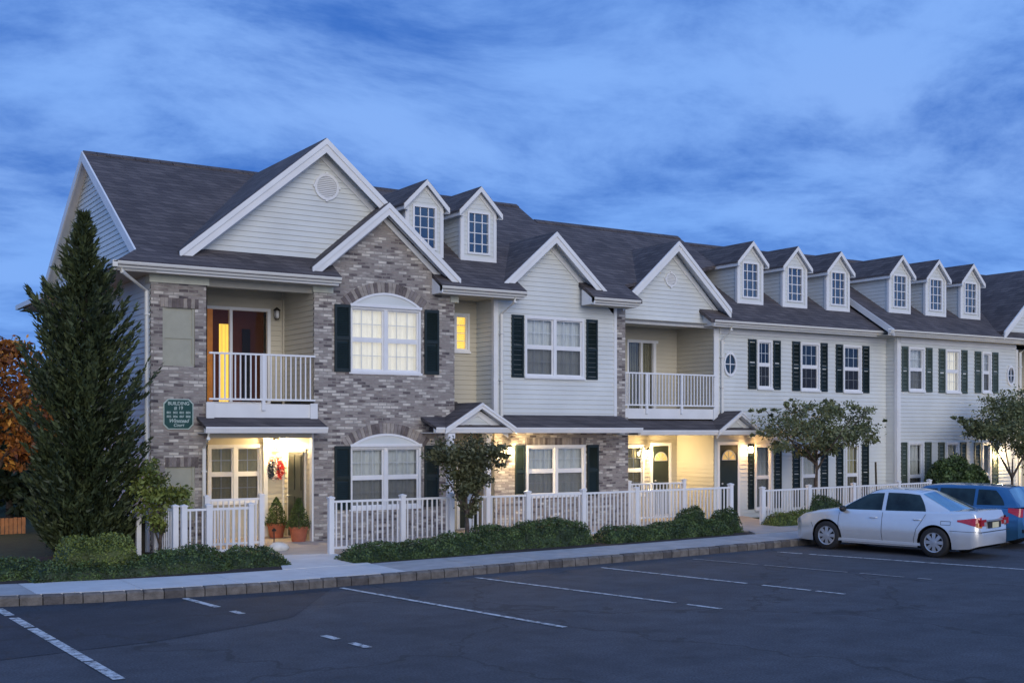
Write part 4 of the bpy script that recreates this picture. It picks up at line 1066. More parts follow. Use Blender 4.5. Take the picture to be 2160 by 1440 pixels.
# ================================================================== PLANTS
def leafquad(mb, c, s, mi, nrm=None, asp=.6):
    n = Vector((random.gauss(0, 1), random.gauss(0, 1), random.gauss(0, 1) + .3)).normalized() if nrm is None else nrm
    a = n.orthogonal().normalized(); a.rotate(Matrix.Rotation(random.random() * 6.28, 3, n)); b_ = n.cross(a)
    a *= s; b_ *= s * asp; c = Vector(c)
    mb.add([c - a, c - b_ * .9, c + a, c + b_ * .9], [(0, 1, 2, 3)], mi)
def tree(name, base, label, cat, limbs, clumps, mats, n, s, trunk_r, group=None, bare=0, asp=.55):
    """limbs: list of polylines (rel. to base); clumps: (x,y,z,rx,ry,rz,weight) rel. to base"""
    t = thing(name, base, label, cat, group); bx, by, bz_ = base
    m = MB()
    for L_, r0 in limbs:
        pts = [(bx + p[0], by + p[1], bz_ + p[2]) for p in L_]; k_ = len(pts)
        m.tube(pts, [r0 * (1 - .75 * i / (k_ - 1)) for i in range(k_)], 7)
    m.build('trunk', M['bark'], t, smooth=True)
    m = MB(); tot = sum(c_[6] for c_ in clumps)
    for c_ in clumps:
        k_ = int(n * c_[6] / tot); tone = random.random()
        sub = []
        for _ in range(max(3, k_ // 45)):      # sub-clusters give an uneven outline and gaps
            d_ = Vector((random.gauss(0, 1), random.gauss(0, 1), random.gauss(0, 1))).normalized() * random.uniform(.45, 1.08)
            sub.append((d_.x * c_[3], d_.y * c_[4], d_.z * c_[5], random.random()))
        for _ in range(k_):
            q_ = random.choice(sub); rr = min(c_[3], c_[4], c_[5]) * .34
            p = (bx + c_[0] + q_[0] + random.gauss(0, rr), by + c_[1] + q_[1] + random.gauss(0, rr), bz_ + c_[2] + q_[2] + random.gauss(0, rr * .55))
            mi = min(2, int(3 * (.5 * q_[3] + .2 * tone + .3 * random.random())))
            leafquad(m, p, s * random.uniform(.6, 1.3), mi, asp=asp)
    m.build('crown', mats, t, recalc=False)
    return t

# tall conifer at the end wall
def conifer(base, h, rad, label, n=900):
    t = thing('conifer_tree', base, label, 'tree'); bx, by, bz_ = base
    m = MB(); m.tube([(bx, by, bz_ - .1), (bx + .05, by, bz_ + h * .5), (bx, by, bz_ + h * .97)], [.14, .08, .01], 8); m.build('trunk', M['bark'], t)
    m = MB()
    prof = [(0, .92), (.08, .98), (.25, 1.0), (.5, 1.0), (.64, .90), (.74, .62), (.82, .36), (.89, .20), (.95, .09), (1, .02)]
    def rad_at(f):
        for (a, ra), (b2, rb) in zip(prof, prof[1:]):
            if a <= f <= b2: return ra + (rb - ra) * (f - a) / (b2 - a)
        return .02
    for i in range(n):
        f = min(.97, random.random() ** 1.25); ang = random.random() * 6.283
        z0 = h * (.02 + .95 * f); rr = rad * rad_at(f) * random.uniform(.60, 1.06) * (1 + .12 * math.sin(3 * ang + z0 * 2.3) + .10 * math.sin(z0 * 5.1 + ang) + (.25 if random.random() < .05 else 0))
        up = random.uniform(.45, 1.25) * (rr * .75 + .12); dirv = Vector((math.cos(ang), math.sin(ang), 0)); sidev = Vector((-dirv.y, dirv.x, 0))
        tone = random.random(); steps = int(16 + 62 * rr / rad)
        for k_ in range(steps):
            q_ = random.random() ** .6
            c_ = Vector((bx, by, bz_ + z0 - up * .35)) + dirv * rr * q_ + Vector((0, 0, up * q_ * q_))
            wd = (.03 + .12 * rr / rad) * (1.15 - q_)
            p = c_ + sidev * random.gauss(0, wd) + Vector((0, 0, random.gauss(0, wd * .6)))
            mi = min(2, int(3 * (.5 * tone + .3 * q_ + .3 * random.random() - .05)))
            d_ = (dirv * random.uniform(.3, 1) + sidev * random.gauss(0, .45) + Vector((0, 0, random.uniform(.3, 1.2)))).normalized()
            s_ = random.uniform(.05, .12); w_ = d_.orthogonal().normalized(); w_.rotate(Matrix.Rotation(random.random() * 6.28, 3, d_)); w_ *= s_ * .22
            m.add([p - w_, p + d_ * s_ * .6 - w_ * .9, p + d_ * s_ * 1.4, p + d_ * s_ * .6 + w_ * .9, p + w_], [(0, 1, 2, 3, 4)], mi)
    m.build('crown', LF['conifer'], t, recalc=False)
    return t
cb_ = gp(176, 1174, KT)
conifer((cb_[0], cb_[1], KT), 7.0, 1.12, 'tall dark green conifer standing against the left end of the building', 900)

ob = gp(330, 1172, KT)
tree('small_tree', (ob[0], ob[1] - .2, .15), 'small bushy green tree on a thin stem beside the left picket fence', 'tree',
     [([(0, 0, -.1), (.02, 0, .4), (-.03, 0, .8), (.03, 0, 1.3)], .04), ([(0, 0, .3), (.2, .05, .8), (.35, 0, 1.2)], .022), ([(0, 0, .25), (-.15, 0, .7), (-.3, 0, 1.1)], .022)],
     [(q[0] * 1.1, q[1], q[2] * 1.16, q[3] * 1.1, q[4], q[5] * 1.16, q[6]) for q in [(-.15, 0, 1.0, .3, .3, .3, 1), (.18, 0, .95, .28, .3, .25, 1), (-.22, 0, 1.4, .18, .25, .22, .5), (.02, 0, .62, .22, .2, .2, .5), (.38, 0, 1.1, .12, .15, .13, .25), (0, .1, 1.25, .3, .3, .22, .7)]], LF['olive'], 3200, .045, .04, asp=.6)
mb_ = gp(980, 1148, KT)
my = (ax(985, 21.2), 21.2, gz(12.5) + .15)
tree('crape_myrtle', my, 'small dark wide-crowned tree in the bed between the two picket fences', 'tree',
     [([(0, 0, -.1), (.01, 0, .5), (-.02, 0, .9), (0, 0, 1.2)], .06), ([(0, 0, .75), (-.25, 0, 1.15), (-.55, 0, 1.6)], .035), ([(0, 0, .75), (.25, 0, 1.15), (.6, 0, 1.6)], .035), ([(0, 0, .9), (-.05, .1, 1.4), (0, .1, 1.9)], .03), ([(0, 0, .8), (.15, -.1, 1.3), (.3, -.1, 1.8)], .025)],
     [(q[0] * 1.15, q[1], (q[2] - 1.0) * 1.34 + 1.05, q[3] * 1.15, q[4], q[5] * 1.3, q[6]) for q in [(-.45, 0, 1.68, .28, .35, .22, 1), (.0, 0, 1.72, .35, .4, .28, 1.4), (.5, 0, 1.65, .26, .35, .24, 1), (.1, 0, 1.35, .35, .35, .22, 1), (-.2, 0, 1.3, .25, .3, .2, .6), (.72, 0, 1.72, .12, .2, .12, .3), (0, 0, 1.05, .2, .18, .22, .7), (.05, 0, .82, .14, .14, .16, .3)]], LF['plum'], 6200, .042, .05, asp=.6)
def grow(cl, kx, kz, z0, dz): return [(c[0] * kx, c[1], (c[2] - z0) * kz + z0 + dz, c[3] * kx, c[4] * kx, c[5] * kz, c[6]) for c in cl]
ey = 23.3; ex = ax(1722, ey); ez = gz(ex) + .15
W_ = 1.0
tree('street_tree', (ex, ey, ez), 'broad flat-topped street tree on a slim trunk behind the silver car', 'tree',
     [([(0, 0, -.1), (-.02, 0, .8), (.02, 0, 1.5), (0, 0, 2.0)], .065)] + [([(0, 0, 1.35 + .06 * i), (.5 * math.cos(a), .5 * math.sin(a), 1.95 + .1 * (i % 3)), (1.5 * math.cos(a), 1.3 * math.sin(a), 2.4 + .22 * (i % 4))], .035) for i, a in enumerate([k_ * .78 for k_ in range(8)])],
     grow([(0, 0, 2.3, .85, .8, .45, 3.2), (-.9, 0, 2.5, .6, .7, .42, 1.8), (.9, 0, 2.5, .7, .7, .45, 2.0), (1.5, .1, 2.25, .55, .5, .28, .9), (-.2, 0, 2.95, .8, .7, .32, 1.6), (.9, 0, 3.0, .65, .6, .28, 1.0), (-1.05, -.1, 2.0, .42, .4, .2, .6), (.0, 0, 1.85, .6, .55, .25, .9),
      (-1.45, 0, 2.95, .4, .35, .1, .35), (1.75, 0, 2.75, .45, .35, .09, .3), (1.95, 0, 2.1, .35, .3, .08, .2), (-1.6, 0, 2.35, .35, .3, .1, .25), (1.4, 0, 3.15, .35, .3, .09, .25), (-.7, 0, 3.2, .35, .3, .1, .3), (.4, 0, 3.25, .3, .3, .08, .25)], 1.27, .98, 1.9, .06), LF['elm'], 10500, .052, .06, asp=.5)
ry = 22.9; rx = ax(2135, ry); rz_ = gz(rx) + .15
tree('street_tree', (rx, ry, rz_), 'dark street tree at the far right in front of the far wing and its lamp', 'tree',
     [([(0, 0, -.1), (0, 0, .8), (.02, 0, 1.6)], .07), ([(0, 0, 1), (-.8, 0, 1.9), (-1.6, 0, 2.5)], .04), ([(0, 0, 1), (.8, 0, 1.9), (1.5, 0, 2.6)], .04), ([(0, 0, .9), (-.3, 0, 1.7), (-.5, 0, 2.9)], .035)],
     grow([(-.4, 0, 2.6, .8, .8, .5, 2.5), (.7, 0, 2.5, .9, .8, .6, 2.5), (-1.25, 0, 2.45, .5, .5, .26, 1), (0, 0, 3.15, .7, .7, .32, 1.4), (-1.9, 0, 2.62, .35, .3, .12, .4), (-2.3, 0, 2.75, .25, .2, .07, .15), (.9, 0, 2.0, .5, .5, .3, 1.0), (1.1, 0, 1.6, .4, .4, .3, .4)], 1.15, 1.22, 1.5, -.18), LF['elm'], 12000, .055, .06, group=None, asp=.5)

def hedge(name, x0, x1, yc, dep, h0, h1, label, mats, dens=900, round_=.5, cat='hedge', s=.025, z=None, follow=None):
    """a clipped or mounded shrub: leafy shell over a twiggy core"""
    sh = (lambda x: ky(x) + SW + follow - yc) if follow else (lambda x: 0)
    xc = (x0 + x1) / 2; zb = gz(xc) + .14 if z is None else z
    m = MB(); L_ = x1 - x0; ph = random.random() * 9
    def top(x, yy):
        f = (x - x0) / L_; e = (min(f, 1 - f) * L_); edge = min(1, (max(e, 0) / ((.28 if L_ > 1 else .2) if round_ > .3 else .12))) ** (.5 if L_ > 1 else .32)
        v_ = (yy - yc) / (dep / 2); sq = (1 - abs(v_) ** (2.2 if round_ > .3 else 5)) ** .5 if abs(v_) < 1 else 0
        return (h0 + (h1 - h0) * f) * edge * sq * (1 + .10 * math.sin(x * 3.1 + ph) + .06 * math.sin(x * 7.7 + ph * 2))
    nx = max(8, int(L_ / .1)); ny = 10; idx = {}
    vs = []
    for i in range(nx + 1):
        for j in range(ny + 1):
            x = x0 + L_ * i / nx; yy = yc - dep / 2 + dep * j / ny
            vs.append((x, yy + sh(x), gz(x) - gz(xc) + zb + max(0, top(x, yy) * .9 - .03)))
    m.add(vs, [(i * (ny + 1) + j, (i + 1) * (ny + 1) + j, (i + 1) * (ny + 1) + j + 1, i * (ny + 1) + j + 1) for i in range(nx) for j in range(ny)], 0)
    n = int(1.9 * dens * L_ * (dep + 1.2 * max(h0, h1)))
    for _ in range(n):
        x = random.uniform(x0, x1); r_ = random.random()
        yy = yc - dep / 2 * (1 - random.random() ** 1.6 * 2) if r_ < .8 else random.uniform(yc - dep / 2, yc + dep / 2)
        h = top(x, yy); zz = h * random.uniform(.92, 1.08) + random.gauss(0, .018)
        if random.random() < .35: zz = h * random.random()
        cl = .5 + .5 * math.sin(x * 9 + 3 * math.sin(yy * 5 + ph)) * math.sin(zz * 11 + x * 4 + ph)
        mi = min(2, int(3 * (.45 * random.random() + .5 * cl)))
        leafquad(m, (x, yy - .01 + sh(x), gz(x) - gz(xc) + zb + max(.0, zz)), s * random.uniform(.6, 1.3), mi, asp=.6)
    o = m.build(name, mats, recalc=False)
    return tag(o, label, cat)
def hpx(a, b_, y): return ax(a, y), ax(b_, y)
a, b_ = hpx(-70, 108, 21.4); hedge('shrub', a - 1.2, b_, 21.4, 1.0, .35, .32, 'low dark ground-hugging shrub at the far left edge of the bed', LF['hedge'], cat='shrub')
a, b_ = hpx(118, 283, 21.0); hedge('hedge', a, b_, 21.0, 1.1, .56, .60, 'yellow green clipped hedge in front of the tall conifer', LF['olive'], 1100, .2)
a, b_ = hpx(60, 470, 20.65); hedge('hedge', a, b_, 20.6, .6, .28, .34, 'low green hedge along the sidewalk at the left bed', LF['hedge'])
a, b_ = hpx(300, 478, 21.1); hedge('shrub', a, b_, 21.0, .8, .34, .36, 'rounded low shrub in front of the short left picket fence', LF['hedge'], cat='shrub')
a, b_ = hpx(470, 598, 20.9); hedge('shrub', a, b_, 20.95, .9, .36, .30, 'rounded shrub at the tip of the left bed beside the entry walk', LF['hedge'], cat='shrub')
a, b_ = hpx(708, 1015, 20.9); hedge('hedge', a, b_, 20.95, .9, .26, .38, 'low spreading hedge in front of the brick bay picket fence', LF['hedge'], follow=.62)
a, b_ = hpx(1000, 1247, 20.9); hedge('hedge', a, b_, 21.0, .85, .45, .50, 'taller clipped box hedge in the middle of the long bed', LF['hedge'], 1100, .1, follow=.85)
a, b_ = hpx(1250, 1535, 21.2); hedge('hedge', a, b_, 21.2, .75, .30, .35, 'long low green hedge on the right of the box hedge', LF['hedge'], 1100, follow=.62)
a, b_ = hpx(1426, 1484, 21.5); hedge('shrub', a, b_, 21.5, .5, .68, .66, 'round dark shrub behind the long hedge, left one of the pair by the walk', LF['hedge'], 1300, cat='shrub')
a, b_ = hpx(1494, 1547, 21.6); hedge('shrub', a, b_, 21.5, .5, .56, .55, 'round dark shrub at the end of the long fence beside the far entry walk', LF['hedge'], 1300, cat='shrub')
a, b_ = hpx(1622, 1720, 22.2); hedge('shrub', a, b_, 22.2, .7, .30, .42, 'sprawling low shrub at the foot of the street tree', LF['olive'], cat='shrub')
a, b_ = hpx(1700, 1775, 22.8); hedge('shrub', a, b_, 22.8, .7, .75, .6, 'dark shrub behind the street tree trunk, partly hidden by the silver car', LF['hedge'], cat='shrub')
a, b_ = hpx(1962, 2072, 23.6); hedge('shrub', a, b_, 23.6, 1.2, 1.5, 1.35, 'tall dark shrub rising above the blue car in front of the far wing', LF['hedge'], 900, cat='shrub', s=.05)

# potted conifers by the door
def potted(x, y, label, h, r, z=.163):
    z = z + gz(x); t = thing('potted_conifer', (x, y, z), label, 'potted plant', 'potted conifers by the entry')
    m = MB(); m.lathe([(.001, 0), (.15, 0), (.20, .27), (.225, .27), (.225, .33), (.19, .33), (.185, .28), (.001, .28)], (x, y, z), 20); m.build('pot', M['terracotta'], t)
    m = MB(); m.tube([(x, y, z + .25), (x, y, z + .3 + h * .8)], [.02, .006], 6, 0); m.build('stem', M['bark'], t)
    m = MB()
    for _ in range(1500):
        f = random.random() ** 1.5; a = random.random() * 6.28; rr = r * (1 - f) ** .7 * random.uniform(.5, 1.1)
        p = (x + rr * math.cos(a), y + rr * math.sin(a), z + .3 + h * f); leafquad(m, p, .028 * random.uniform(.7, 1.4), random.choice((0, 1, 1, 2)), asp=.4)
    m.build('foliage', LF['pot'], t, recalc=False)
pp = gp(583, 1133, .163); potted(pp[0], pp[1], 'potted conifer in a terracotta pot, left one of the pair under the wreath', .62, .28)
pp = gp(630, 1141, .163); potted(pp[0], pp[1], 'potted conifer in a terracotta pot, right one of the pair against the brick corner', .66, .28)
# wreath
wx, wy, wz = ax(580, YK), YK - .06, hz(580, 989, YK)
m = MB(); WM = [MB(), MB(), MB()]
for _ in range(950):
    a = random.random() * 6.28; rr = .15 + random.gauss(0, .045); x, z = wx + rr * math.cos(a), wz + rr * math.sin(a)
    mi = 0 if x > wx + .02 else (2 if x < wx - .06 else 1)
    if random.random() < .2: mi = random.choice((0, 1, 2))
    leafquad(WM[mi], (x, wy + random.uniform(-.03, .03), z), .035, 0)
wr_ = thing('wreath', (wx, wy, wz), 'red, white and dark blue wreath hanging on the lit entry wall', 'wreath')
WM[0].build('red_flowers', M['redpet'], wr_, recalc=False); WM[1].build('white_flowers', M['whitepet'], wr_, recalc=False); WM[2].build('dark_ribbon', M['bluepet'], wr_, recalc=False)
n = 20
for k_ in range(n):
    a0, a1 = 2 * math.pi * k_ / n, 2 * math.pi * (k_ + 1) / n
    m.prism([(wx + .12 * math.cos(a0), wz + .12 * math.sin(a0)), (wx + .18 * math.cos(a0), wz + .18 * math.sin(a0)), (wx + .18 * math.cos(a1), wz + .18 * math.sin(a1)), (wx + .12 * math.cos(a1), wz + .12 * math.sin(a1))], wy + .01, wy + .035, 'y', 2)
m.build('ring', [M['redpet'], M['whitepet'], M['bluepet']], wr_)
# pale rock and stake light at the bed tip
rp = gp(586, 1162, .15); m = MB()
vs = []; n = 14
for i in range(7):
    ph = math.pi * i / 6
    for k_ in range(n):
        a = 2 * math.pi * k_ / n; j = 1 + .12 * math.sin(3 * a + i); vs.append((rp[0] + .22 * j * math.sin(ph) * math.cos(a), rp[1] + .14 * j * math.sin(ph) * math.sin(a), .22 + .11 * j * math.cos(ph)))
m.add(vs, [(i * n + k_, i * n + (k_ + 1) % n, (i + 1) * n + (k_ + 1) % n, (i + 1) * n + k_) for i in range(6) for k_ in range(n)])
tag(m.build('rock', M['stone_w'], smooth=True), 'pale smooth rock at the edge of the entry walk', 'rock')
sp = gp(578, 1150, .16); m = MB(); m.tube([(sp[0], sp[1], .1), (sp[0], sp[1], .48)], .012, 6); m.lathe([(.05, .47), (.05, .50), (.001, .54)], (sp[0], sp[1], 0), 10)
tag(m.build('path_light', M['black']), 'thin black unlit path light beside the pale rock', 'path light')
# marker post and utility box at the left
mp_ = gp(292, 1172, .15)
m = MB(); m.box(mp_[0] - .045, mp_[0] + .045, mp_[1] - .045, mp_[1] + .045, 0, .95); m.lathe([(.08, .95), (.05, 1.0), (.001, 1.04)], (mp_[0], mp_[1], 0), 8)
tag(m.build('bollard', M['vinyl']), 'slim white post between the clipped hedge and the small green tree', 'post')
uy = 24.3; ux = ax(262, uy)
m = MB(); m.box(ux - .35, ux + .35, uy - .25, uy + .25, .1, .82); m.box(ux - .38, ux + .38, uy - .28, uy + .28, .82, .87); m.box(ux - .01, ux + .01, uy - .26, uy - .25, .15, .80)
for k_ in range(6): m.box(ux - .28, ux - .06, uy - .26, uy - .25, .5 + k_ * .04, .515 + k_ * .04)
tag(m.build('utility_box', M['lampmetal']), 'dark utility cabinet against the end wall behind the clipped hedge', 'utility box')
# leaning dark pole
yp = 23.9; m = MB(); x0_ = ax(1850, yp); m.tube([(x0_, yp, gz(x0_)), (ax(1847, yp), yp, hz(1847, 974, yp))], .03, 8)
tag(m.build('sign_post', M['lampmetal']), 'slim dark leaning post rising behind the silver car', 'post')

# ================================================================== BUILDING SIGN
sx0, sx1 = ax(346, YB), ax(405, YB); sz0, sz1 = hz(375, 903, YB), hz(375, 843, YB); cx, cz = (sx0 + sx1) / 2, (sz0 + sz1) / 2; w, h = (sx1 - sx0) / 2, (sz1 - sz0) / 2
sg = thing('building_sign', (cx, YB - .02, cz), 'green eight-sided address sign with pale lettering on the left brick pier', 'sign')
def octo(s, c_=.3): 
    return [(cx - w * s, cz - h * s * (1 - c_)), (cx - w * s * (1 - c_), cz - h * s), (cx + w * s * (1 - c_), cz - h * s), (cx + w * s, cz - h * s * (1 - c_)), (cx + w * s, cz + h * s * (1 - c_)), (cx + w * s * (1 - c_), cz + h * s), (cx - w * s * (1 - c_), cz + h * s), (cx - w * s, cz + h * s * (1 - c_))]
m = MB(); m.prism(octo(1.07), YB - .025, YB - .002, 'y'); m.build('sign_border', M['signw'], sg)
m = MB(); m.prism(octo(1.0), YB - .032, YB - .026, 'y'); m.build('sign_board', M['signg'], sg)
def text(body, x, z, size, shear=0):
    cu = bpy.data.curves.new('lettering', 'FONT'); cu.body = body; cu.size = size; cu.align_x = 'CENTER'; cu.align_y = 'CENTER'; cu.extrude = .002; cu.shear = shear; cu.offset = size * .02
    o = bpy.data.objects.new('lettering', cu); C.objects.link(o); dg = bpy.context.evaluated_depsgraph_get(); dg.update()
    me = bpy.data.meshes.new_from_object(o.evaluated_get(dg)); bpy.data.objects.remove(o)
    ob_ = bpy.data.objects.new('lettering', me); C.objects.link(ob_); me.materials.clear(); me.materials.append(M['signw'])
    mat = Matrix.Translation((x, YB - .035, z)) @ Matrix.Rotation(R(90), 4, 'X'); me.transform(mat)
    attach(ob_, sg)
text('BUILDING', cx, cz + h * .74, h * .34); text('# 19', cx, cz + h * .42, h * .34)
text('801  802  803  804', cx, cz + h * .10, h * .22); text('805  806  807  808', cx, cz - h * .18, h * .22)
text('Winstead', cx, cz - h * .48, h * .36, .3); text('Court', cx, cz - h * .78, h * .30, .3)

# ================================================================== FAR LEFT BACKGROUND
oy = 30.0; ox = ax(5, oy)
tree('maple_tree', (ax(-10, 33), 33, .1), 'orange autumn maple lit by a sodium lamp at the far left', 'tree',
     [([(0, 0, -.1), (0, 0, 1.5), (.1, 0, 3)], .12), ([(0, 0, 1.4), (-.6, 0, 2.6), (-1, 0, 3.4)], .06), ([(0, 0, 1.4), (.6, 0, 2.6), (1, 0, 3.4)], .06)],
     [(0, 0, 3.8, 1.3, 1.2, .9, 2), (-.9, 0, 3.0, .9, .8, .7, 1), (.8, 0, 2.8, .8, .8, .7, 1), (.3, -.3, 2.1, .7, .6, .4, .6), (0, 0, 4.6, .8, .8, .4, .7), (.7, -.2, 1.7, .5, .4, .3, .4)], LF['orange'], 5200, .09, .1)
for i, (px, yy, hh, lab) in enumerate(((-90, 44, 4.4, 'dark leafy tree at the left edge behind the orange maple'), (75, 40, 4.2, 'dark leafy tree between the orange maple and the conifer'), (-30, 60, 5.4, 'distant dark tree far behind the orange maple'), (20, 37, 3.2, 'low dark bushy tree right behind the orange maple and the board fence'), (110, 45, 4.6, 'dark tree glimpsed just behind the left side of the conifer'))):
    tree('background_tree', (ax(px, yy), yy, .1), lab, 'tree', [([(0, 0, -.1), (0, 0, hh * .5), (0, 0, hh * .8)], .12)],
         [(0, 0, hh * .62, hh * .3, hh * .3, hh * .3, 2), (-.6, 0, hh * .5, hh * .25, hh * .2, hh * .25, 1), (.7, 0, hh * .55, hh * .24, hh * .2, hh * .22, 1), (0, 0, hh * .3, hh * .3, hh * .3, hh * .15, 1), (0, -.2, hh * .14, hh * .42, hh * .2, hh * .12, 1.3)], LF['conifer'], 3600, .13, .1, group='dark trees at the far left')
m = MB()
for _ in range(9000):
    x = random.uniform(-90, 200); hh_ = 5.0 + 1.6 * math.sin(x * .23) + 1.1 * math.sin(x * .71 + 1); z = hh_ * random.random() ** .7
    leafquad(m, (x, 95 + random.uniform(-4, 4), z), .55 * random.uniform(.6, 1.4), random.choice((0, 0, 1)))
tag(m.build('distant_woods', LF['conifer'], recalc=False), 'dark distant woods along the horizon beyond the building', 'woods', kind='stuff')
# board fence lit orange
by_ = 31.0; x0_, x1_ = ax(-90, by_), ax(55, by_); zt = hz(20, 1092, by_)
bf = thing('board_fence', (x0_, by_, 0), 'low board fence lit orange at the far left under the maple', 'fence')
m = MB(); n = 16
for k_ in range(n): a = x0_ + (x1_ - x0_) * k_ / n; m.box(a, a + (x1_ - x0_) / n - .015, by_, by_ + .03, .1, zt + random.uniform(-.01, .01))
m.build('boards', M['wood'], bf); m = MB(); m.box(x0_, x1_, by_ + .03, by_ + .08, .3, .38); m.box(x0_, x1_, by_ + .03, by_ + .08, zt - .12, zt - .05); m.build('rail', M['wood'], bf)
def lamp_post(px, py_, y, label, energy, col):
    x = ax(px, y); z = hz(px, py_, y); t = thing('lamp_post', (x, y, 0), label, 'street lamp', 'distant lamps at the far left')
    m = MB(); m.tube([(x, y, 0), (x, y, z)], [.06, .04], 8); m.lathe([(.001, .28), (.16, .16), (.16, .13)], (x, y, z), 12); m.build('pole', M['lampmetal'], t)
    m = MB(); m.lathe([(.001, -.1), (.07, -.07), (.09, .05), (.001, .12)], (x, y, z), 12); m.build('lamp_glass', M['farlight'], t, smooth=True)
    if energy:
        l = bpy.data.lights.new('lamp_light', 'POINT'); l.energy = energy; l.color = col; l.shadow_soft_size = .2
        o = bpy.data.objects.new('lamp_light', l); C.objects.link(o); o.location = (x, y - .25, z); attach(o, t)
lamp_post(51, 1066, 48, 'small distant lamp glowing above the orange lit fence', 0, (1, 1, 1))
lamp_post(262, 1043, 27.6, 'small white lit lamp beside the end wall between conifer and small tree', 12, (.8, .9, 1))
lamp_post(-55, 985, 30.2, 'sodium street lamp just left of the orange maple', 60, (1, .42, .08))

# ================================================================== CARS
def interp(tab, x):
    if x <= tab[0][0]: return tab[0][1]
    for (a, p), (b_, q) in zip(tab, tab[1:]):
        if x <= b_:
            t_ = (x - a) / (b_ - a); t_ = t_ * t_ * (3 - 2 * t_) * .5 + t_ * .5; return p + (q - p) * t_
    return tab[-1][1]
def car(name, loc, rz, label, P):
    root = thing(name, loc, label, 'car', None, rz)
    paint = M[P['paint']]; hw = P['w'] / 2; xf, xr = P['front'], P['rear']; wf, wr = P['wf'], P['wr']; WR = P['tyre']; AR = WR + .055
    top = P['top']; half = P['half']
    def side_y(x, z):
        pr = interp([(.12, .93), (.25, .965), (.45, 1.0), (.62, .995), (.78, .975), (.95, .925), (1.1, .89)], z)
        return interp(half, x) * pr
    def zb(x):
        z = interp([(xr, .30), (xr + .25, .22), (wr - .5, .20), (wf + .5, .19), (xf - .2, .2), (xf, .30)], x)
        for wx_ in (wf, wr):
            if abs(x - wx_) < AR: z = max(z, WR + math.sqrt(AR * AR - (x - wx_) ** 2))
        return z
    def part(mb, nm, mats, smooth=False, par=None, recalc=True):
        o = mb.build(nm, mats, None, smooth, recalc); o.parent = par if par is not None else root; return o
    # body loft
    xs = [xr + (xf - xr) * i / 110 for i in range(111)]
    for wx_ in (wf, wr): xs += [wx_ - AR + 1e-4, wx_ - AR - 1e-4, wx_ + AR - 1e-4, wx_ + AR + 1e-4]
    xs = sorted(xs); fr = (0, .08, .2, .35, .5, .65, .8, .92, 1.0)
    m = MB(); rows = []
    for x in xs:
        zt_ = interp(top, x); sh = zt_ - P['shoulder'] * min(1, (zt_ - .3)); b0 = zb(x); sh = max(sh, b0 + .02)
        sec = [(0, b0 - .0)]
        for f_ in fr: z = b0 + (sh - b0) * f_; sec.append((side_y(x, z), z))
        ye = side_y(x, sh)
        for a in (.25, .5, .75, 1): sec.append((ye * (1 - .16 * a ** 1.3), sh + (zt_ - sh) * math.sin(a * math.pi / 2) * .8))
        for a in (.66, .33, 0): sec.append((ye * .84 * a, sh + (zt_ - sh) * (.8 + .2 * (1 - a))))
        full = [(-y_, z) for y_, z in sec[::-1]][1:] if False else None
        rows.append(sec)
    ns = len(rows[0])
    for s_ in (1, -1):
        v = [(x, s_ * y_, z) for x, sec in zip(xs, rows) for y_, z in sec]
        f = []; mi = []
        o_ = len(m.v); m.v += v
        for i in range(len(xs) - 1):
            for j in range(ns - 1):
                q_ = (i * ns + j, (i + 1) * ns + j, (i + 1) * ns + j + 1, i * ns + j + 1)
                m.f.append(tuple(k_ + o_ for k_ in q_)); m.m.append(1 if j == 0 else 0)
        for i in (0, len(xs) - 1):
            m.f.append(tuple(o_ + i * ns + j for j in range(ns))); m.m.append(0)
    o = part(m, 'body', [paint, M['black']], smooth=True)
    import bmesh
    bm = bmesh.new(); bm.from_mesh(o.data); bmesh.ops.remove_doubles(bm, verts=bm.verts, dist=.0003); bmesh.ops.recalc_face_normals(bm, faces=bm.faces)
    for e in bm.edges:
        if len(e.link_faces) == 2 and e.calc_face_angle(0) > .6: e.smooth = False
    bm.to_mesh(o.data); bm.free()
    body = o
    # greenhouse: outline tables of belt and roof, four glass zones
    bf_, br_, rf_, rr_ = P['ws_base'], P['bl_base'], P['roof_f'], P['roof_r']; ZT = P['roof_z']; zbelt = P['belt']
    def gh(x_t, u):            # x_t: 0 rear .. 1 front along car; u 0 belt..1 roof
        xb = br_ + (bf_ - br_) * x_t; xt = rr_ + (rf_ - rr_) * x_t
        x = xb + (xt - xb) * (u ** 1.0)
        ybelt = side_y(xb, zbelt(xb)) * .955
        e_ = abs(2 * x_t - 1)
        yroof = P['roof_w'] * (1 - .12 * e_ ** 4)
        y_ = ybelt + (yroof - ybelt) * (u * (1 - .06) + .06 * u * u)
        zb_ = zbelt(xb) - .02
        z = zb_ + (ZT - .045 - .05 * e_ ** 3 - zb_) * (u ** .92)
        return x, y_, z
    m = MB(); nx, nu = 40, 10
    for s_ in (1, -1):
        v = []
        for i in range(nx + 1):
            for j in range(nu + 1):
                x, y_, z = gh(i / nx, j / nu); v.append((x, s_ * y_, z))
            x, y_, z = gh(i / nx, 1)
            for a in (.85, .6, .3, 0):
                e_ = abs(2 * i / nx - 1); v.append((x, s_ * y_ * a, z + (.045) * (1 - a * a)))
        n2 = nu + 5
        m.add(v, [(i * n2 + j, (i + 1) * n2 + j, (i + 1) * n2 + j + 1, i * n2 + j + 1) for i in range(nx) for j in range(n2 - 1)])
